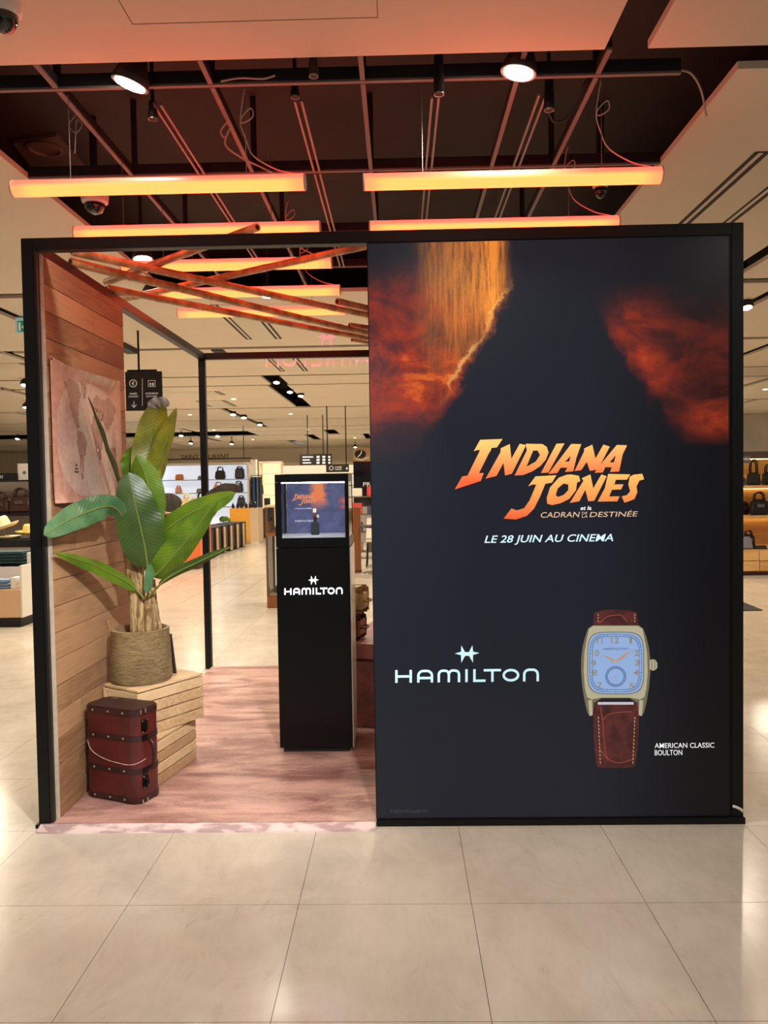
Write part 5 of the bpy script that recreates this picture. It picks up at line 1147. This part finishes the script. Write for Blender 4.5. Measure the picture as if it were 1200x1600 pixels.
for (z0, z1) in ((0.141, 0.859), (0.901, 1.199)): box('glass_pane', (xa+0.026, ya_+0.008, z0), (xb-0.026, ya_+0.012, z1), GL, scx); box('glass_pane', (xa+0.008, ya_+0.026, z0), (xa+0.012, yb__-0.026, z1), GL, scx)
for k, (xx, zz, lb) in enumerate(((-1.50, 0.161, 'small dark shoe in the lower part of the glass showcase'), (-1.48, 0.9005, 'small brown box in the upper part of the glass showcase'))):
    t = MB().obox((xx-0.06, 9.5, zz), (0.14, 0, 0), (0, 0.2, 0), (0, 0, 0.07)); tag(t.build('shoe' if k == 0 else 'trinket_box', M('shoe_purple', (60, 48, 66), 0.4) if k == 0 else M('trinket_brown', (150, 116, 80), 0.5), None, loc=(xx, 9.6, zz), smooth=True, bevel=0.025, seg=3), lb, 'shoe' if k == 0 else 'box')
# far hanging signs
def far_sign(px0, px1, py0, py1, y, label, rods):
    a, b_ = P(px0, py1, Y=y), P(px1, py0, Y=y); t = thing('hanging_sign', label, 'sign', ((a.x+b_.x)/2, y, a.z)); box('board', (a.x, y, a.z), (b_.x, y+0.04, b_.z), SGN, t)
    for r_ in rods: x = P(r_, py0, Y=y).x; MB().tube([(x, y+0.02, b_.z), (x, y+0.02, ZC)], 0.012, 6).build('rod', BLACK, t)
    return t
fs = far_sign(468, 518, 709, 727, 18.0, 'wide black direction sign with rows of small symbols above the glass case', (481, 505)); fy = 17.997
for r_ in range(3): 
    a, b_ = P(473, 715+r_*4.6, Y=fy), P([489, 484, 486][r_], 713.2+r_*4.6, Y=fy); box('text_line', (a.x, fy, a.z), (b_.x, fy+0.002, b_.z), SW_, fs)
    for cx in (497, 506, 514): a, b_ = P(cx-2.2, 715.4+r_*4.6, Y=fy), P(cx+2.2, 712.4+r_*4.6, Y=fy); box('symbol', (a.x, fy, a.z), (b_.x, fy+0.002, b_.z), SW_, fs)
fs = far_sign(509.5, 545, 725, 738, 16.0, 'black till direction sign with a round symbol right above the glass case', (512, 541)); fy = 15.997; g_ = lambda x, y: P(x, y, Y=fy)
ringm('till_symbol', 517.5, 731.5, 3.0, 0.8, fs, g_); text('text_line', 'CAISSE', g_(523, 731), g_(534, 728.5), SW_, fs); text('text_line', 'CASHDESK', g_(523, 734.5), g_(534, 732), SW_, fs); MB().add([g_(542, 730), g_(543.6, 731.5), g_(542, 734.5), g_(540.4, 731.5)], [(0, 1, 2, 3)]).build('arrow', SW_, fs)
# perfume stand wall right of the plinth
bw = thing('black_stand_wall', 'black stand wall with white letters right of the plinth', 'wall panel', (P(566, 780, Y=20).x, 20.0, 0)); a, b_ = P(553, 786, Y=20), P(625, 720, Y=20)
box('panel', (a.x, 20.0, 0.9), (b_.x, 20.2, b_.z), M('gloss_black', (14, 14, 18), 0.1), bw); box('lower_panel', (a.x, 19.9, 0), (b_.x, 20.25, 0.899), M('stand_grey', (150, 146, 140), 0.4), bw)
text('letters', 'PR', P(567.5, 760, Y=19.996), P(579, 753.5, Y=19.996), SW_, bw)
hb_ = P(553, 700, Y=20); box('header', (a.x, 20.02, b_.z+0.001), (b_.x, 20.18, hb_.z), M('header_tan', (176, 140, 100), 0.5), bw)
em = MB(); q = [P(563+9*math.cos(k*math.pi/14), 709.5+6.5*math.sin(k*math.pi/14), Y=20.012) for k in range(28)]; em.prism(q, (0, 0.006, 0)); em.build('emblem', MATTE, bw)
em = MB(); ribbon(em, [(559, 714), (564, 709), (565, 704)], 1.2, lambda x, y: P(x, y, Y=20.008)); ribbon(em, [(556, 717), (566, 719), (576, 714)], 1.0, lambda x, y: P(x, y, Y=20.008)); em.build('emblem_stroke', SW_, bw)
wpil = thing('wood_column', 'reddish wood display column right of the plinth', 'column', (-0.73, 13.1, 0)); box('shaft', (-0.80, 13.0, 0.03), (-0.66, 13.2, 1.08), wood('column_wood', (156, 92, 44), (120, 66, 30), 'z', 0.45), wpil, bevel=0.004); box('foot', (-0.81, 12.99, 0), (-0.65, 13.21, 0.029), M('dark_red_plinth'), wpil)
# bistro table and chair next to it
tb = thing('high_table', 'dark high table with steel foot beside the wood column', 'table', (-0.40, 12.95, 0))
MB().lathe((-0.40, 12.95, 0.76), [(0.02, -0.03), (0.26, -0.01), (0.27, 0.0), (0.26, 0.02), (0.001, 0.021)], 28).build('top', M('table_dark', (46, 40, 38), 0.3), tb, smooth=True); MB().tube([(-0.40, 12.95, 0.02), (-0.40, 12.95, 0.74)], 0.03, 12).build('column', STEEL, tb, smooth=True); MB().lathe((-0.40, 12.95, 0), [(0.22, 0), (0.21, 0.012), (0.04, 0.03)], 28).build('foot', STEEL, tb, smooth=True)
ch = thing('white_chair', 'white shell chair with dark legs behind the high table', 'chair', (-0.42, 14.0, 0)); MB().prism([(-0.62, 13.8, 0.44), (-0.22, 13.8, 0.44), (-0.22, 14.22, 0.42), (-0.62, 14.22, 0.42)], (0, 0, 0.035)).build('seat', WHITE, ch, bevel=0.012); MB().prism([(-0.62, 14.20, 0.48), (-0.22, 14.20, 0.48), (-0.24, 14.30, 0.84), (-0.60, 14.30, 0.84)], (0, 0.025, 0)).build('backrest', WHITE, ch, bevel=0.008)
for (sx_, sy_) in ((-0.60, 13.82), (-0.24, 13.82), (-0.60, 14.2), (-0.24, 14.2)): MB().tube([(sx_*0.9-0.04, sy_*1.0, 0.43), (sx_, sy_, 0)], 0.012, 8).build('leg', MATTE, ch)
gs = thing('goods_gondola', 'steel gondola with small colourful goods behind the wood column', 'shelf', (-0.55, 15.6, 0))
for zz in (0.12, 0.5, 0.85, 1.2): box('shelf_board', (-0.98, 15.4, zz), (0.1, 15.8, zz+0.02), STEEL, gs)
for xx in (-0.98, 0.07): box('upright', (xx, 15.8005, 0), (xx+0.03, 15.83, 1.5), STEEL, gs)
for k in range(12):
    zz = (0.141, 0.521, 0.871, 1.221)[k % 4]; xx = -0.94+0.30*(k//4); tag(box('goods_box', (xx, 15.45, zz), (xx+0.2, 15.65, zz+0.16+0.03*(k % 3)), M('goods_%d' % (k % 5), [(150, 110, 70), (60, 64, 90), (190, 60, 56), (214, 206, 190), (84, 76, 60)][k % 5], 0.5), None, loc=(xx+0.1, 15.55, zz), bevel=0.006), '%s goods box on the %s shelf of the steel gondola' % (['tan', 'navy', 'red', 'cream', 'olive'][k % 5], ['bottom', 'second', 'third', 'top'][k % 4]), 'box', 'goods boxes on the steel gondola')

# --- right edge: wooden bag wall
RY = 12.2
rw = thing('wooden_bag_wall', 'light wood shelf wall with black bags at the right edge', 'shelf', (6.0, RY+0.3, 0)); OAK = wood('light_oak', (226, 182, 118), (196, 148, 88), 'x', 0.5); rx0, rx1 = 4.6, 8.5
ztop = P(1180, 713, Y=RY).z
box('back_panel', (rx0, RY+0.5, 0.0), (rx1, RY+0.54, ztop), OAK, rw)
rz = [P(1180, 856, Y=RY).z, P(1180, 806, Y=RY).z, P(1180, 758.5, Y=RY).z]
for k, z in enumerate(rz[1:]): box('shelf_board', (rx0, RY+0.1, z-0.05), (rx1, RY+0.499, z), OAK, rw); box('shelf_light', (rx0, RY+0.45, z-0.06), (rx1, RY+0.47, z-0.0505), M('warm_strip', (255, 214, 140), 0.5, emit=6.0), rw)
box('header', (rx0, RY+0.1, P(1180, 716, Y=RY).z), (rx1, RY+0.49, P(1180, 705, Y=RY).z), M('header_brown', (70, 52, 42), 0.5), rw)
box('light_strip', (rx0, RY+0.3, P(1180, 716, Y=RY).z-0.012), (rx1, RY+0.34, P(1180, 716, Y=RY).z-0.001), MATS['warm_strip'], rw)
cb = thing('drawer_cabinet', 'long oak drawer cabinet under the wooden bag wall', 'cabinet', (6.0, RY-0.1, 0)); box('body', (rx0, RY-0.3, 0.06), (rx1, RY+0.499, rz[0]), OAK, cb); box('plinth', (rx0, RY-0.25, 0), (rx1, RY+0.4, 0.0595), M('dark_red_plinth'), cb)
zz0, zz1 = 0.07, rz[0]-0.02; zm = (zz0+zz1)/2
for k in range(5):
    for (za, zb2) in ((zz0, zm-0.005), (zm+0.005, zz1)): box('drawer', (rx0+0.02+k*0.75, RY-0.318, za), (rx0+0.76+k*0.75, RY-0.3005, zb2), OAK, cb, bevel=0.003)
bag(1158, 1168, 757, 745, RY+0.15, BB, 'small black bag behind the poster frame on the top oak shelf', 0.4, flap=False, zb=rz[2]+0.001)
bag(1170, 1191, 757, 716, RY+0.15, BB, 'black tote with long handles on the top oak shelf', 0.5, zb=rz[2]+0.001, flap=False)
bag(1194, 1216, 757, 722, RY+0.15, BB, 'black tote cut by the right picture edge on the top oak shelf', 0.4, zb=rz[2]+0.001, flap=False)
bag(1174, 1204, 805, 768, RY+0.15, BB, 'bulky black bag on the middle oak shelf', 0.32, zb=rz[1]+0.001)
bag(1150, 1173, 783, 762, RY+0.4, BB, 'dark flat folder bag at the back of the middle oak shelf', 0.0, flap=False, zb=rz[1]+0.001)
bag(1163, 1182, 836, 808, RY-0.1, BB, 'black briefcase leaning on the oak cabinet', 0.2, zb=rz[0]+0.001)
bag(1150, 1178, 854, 834, RY-0.28, BGY, 'grey pouch lying on the oak cabinet', 0.0, flap=False, zb=rz[0]+0.001, depth=0.12)
bag(1180, 1200, 854, 848, RY-0.28, BB, 'flat black folder on the oak cabinet', 0.0, flap=False, zb=rz[0]+0.001, depth=0.12)
sg2 = thing('shelf_sign', 'grey shelf sign with white letters on the wooden bag wall', 'sign', (P(1165, 724, Y=RY).x, RY+0.05, P(1165, 724, Y=RY).z)); a, b_ = P(1140, 724, Y=RY), P(1175, 712, Y=RY); box('board', (a.x, RY+0.05, a.z), (b_.x, RY+0.07, b_.z), M('sign_grey', (90, 84, 80), 0.5), sg2); text('letters', 'LE TANNEUR', P(1146, 719, Y=RY+0.04), P(1173, 715.5, Y=RY+0.04), SW_, sg2)
tag(box('wall_right', (4.4, RY+0.56, 0), (20, RY+0.7, 2.5), M('stone_grey_wall', (188, 176, 158), 0.7, var=0.2, nscale=2)), 'pale stone-look wall behind the wooden bag wall', kind='structure')
m0 = [P(1150, 955, Z=0.001), P(1191.5, 954, Z=0.001), P(1160, 941, Z=0.001), P(1120, 925, Z=0.001), P(1110, 955, Z=0.001)]
tag(MB().prism(m0, (0, 0, 0.008)).build('floor_mat', M('mat_black', (30, 32, 36), 0.7), None, loc=m0[0]), 'black floor mat whose corner shows right of the poster', 'mat')
# --- general depth of the shop: low counters and lit bays far behind
for k, (px0, px1, y, h, c, lb) in enumerate(((-60, 20, 15.5, 1.2, (150, 120, 92), 'brown low counter far behind the hat shelf'), (20, 60, 18, 1.35, (206, 190, 166), 'cream counter far behind the hat shelf, beside the post'), (440, 470, 27, 1.3, (160, 140, 118), 'beige counter far behind the glass case, left'), (505, 556, 26, 1.35, (206, 190, 160), 'cream counter far behind the glass case, right'))):
    a, b_ = P(px0, 780, Y=y), P(px1, 780, Y=y); t = thing('far_counter', lb, 'counter', ((a.x+b_.x)/2, y+0.4, 0)); box('body', (a.x, y, 0.06), (b_.x, y+0.8, h), M('far_%d' % k, c, 0.5), t); box('foot', (a.x+0.03, y+0.03, 0), (b_.x-0.03, y+0.77, 0.0595), MATTE, t); box('top', (a.x-0.02, y-0.02, h+0.001), (b_.x+0.02, y+0.82, h+0.04), M('far_top', (226, 214, 192), 0.4), t)
for k, (x, w) in enumerate(((-13, 4), (-8.2, 3.6), (-3.6, 3.6), (0.6, 3.4), (5, 4))):
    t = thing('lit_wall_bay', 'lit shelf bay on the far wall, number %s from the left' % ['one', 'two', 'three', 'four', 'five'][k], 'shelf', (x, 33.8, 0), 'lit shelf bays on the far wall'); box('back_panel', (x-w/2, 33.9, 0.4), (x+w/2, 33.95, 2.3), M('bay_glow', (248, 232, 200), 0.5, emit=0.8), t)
    for zz in (0.4, 0.9, 1.4, 1.9, 2.3): box('shelf_board', (x-w/2, 33.5, zz), (x+w/2, 33.899, zz+0.04), M('far_top'), t)
    for xx in (x-w/2-0.06, x+w/2+0.001): box('side_panel', (xx, 33.5, 0), (xx+0.059, 33.95, 2.36), M('header_brown'), t)
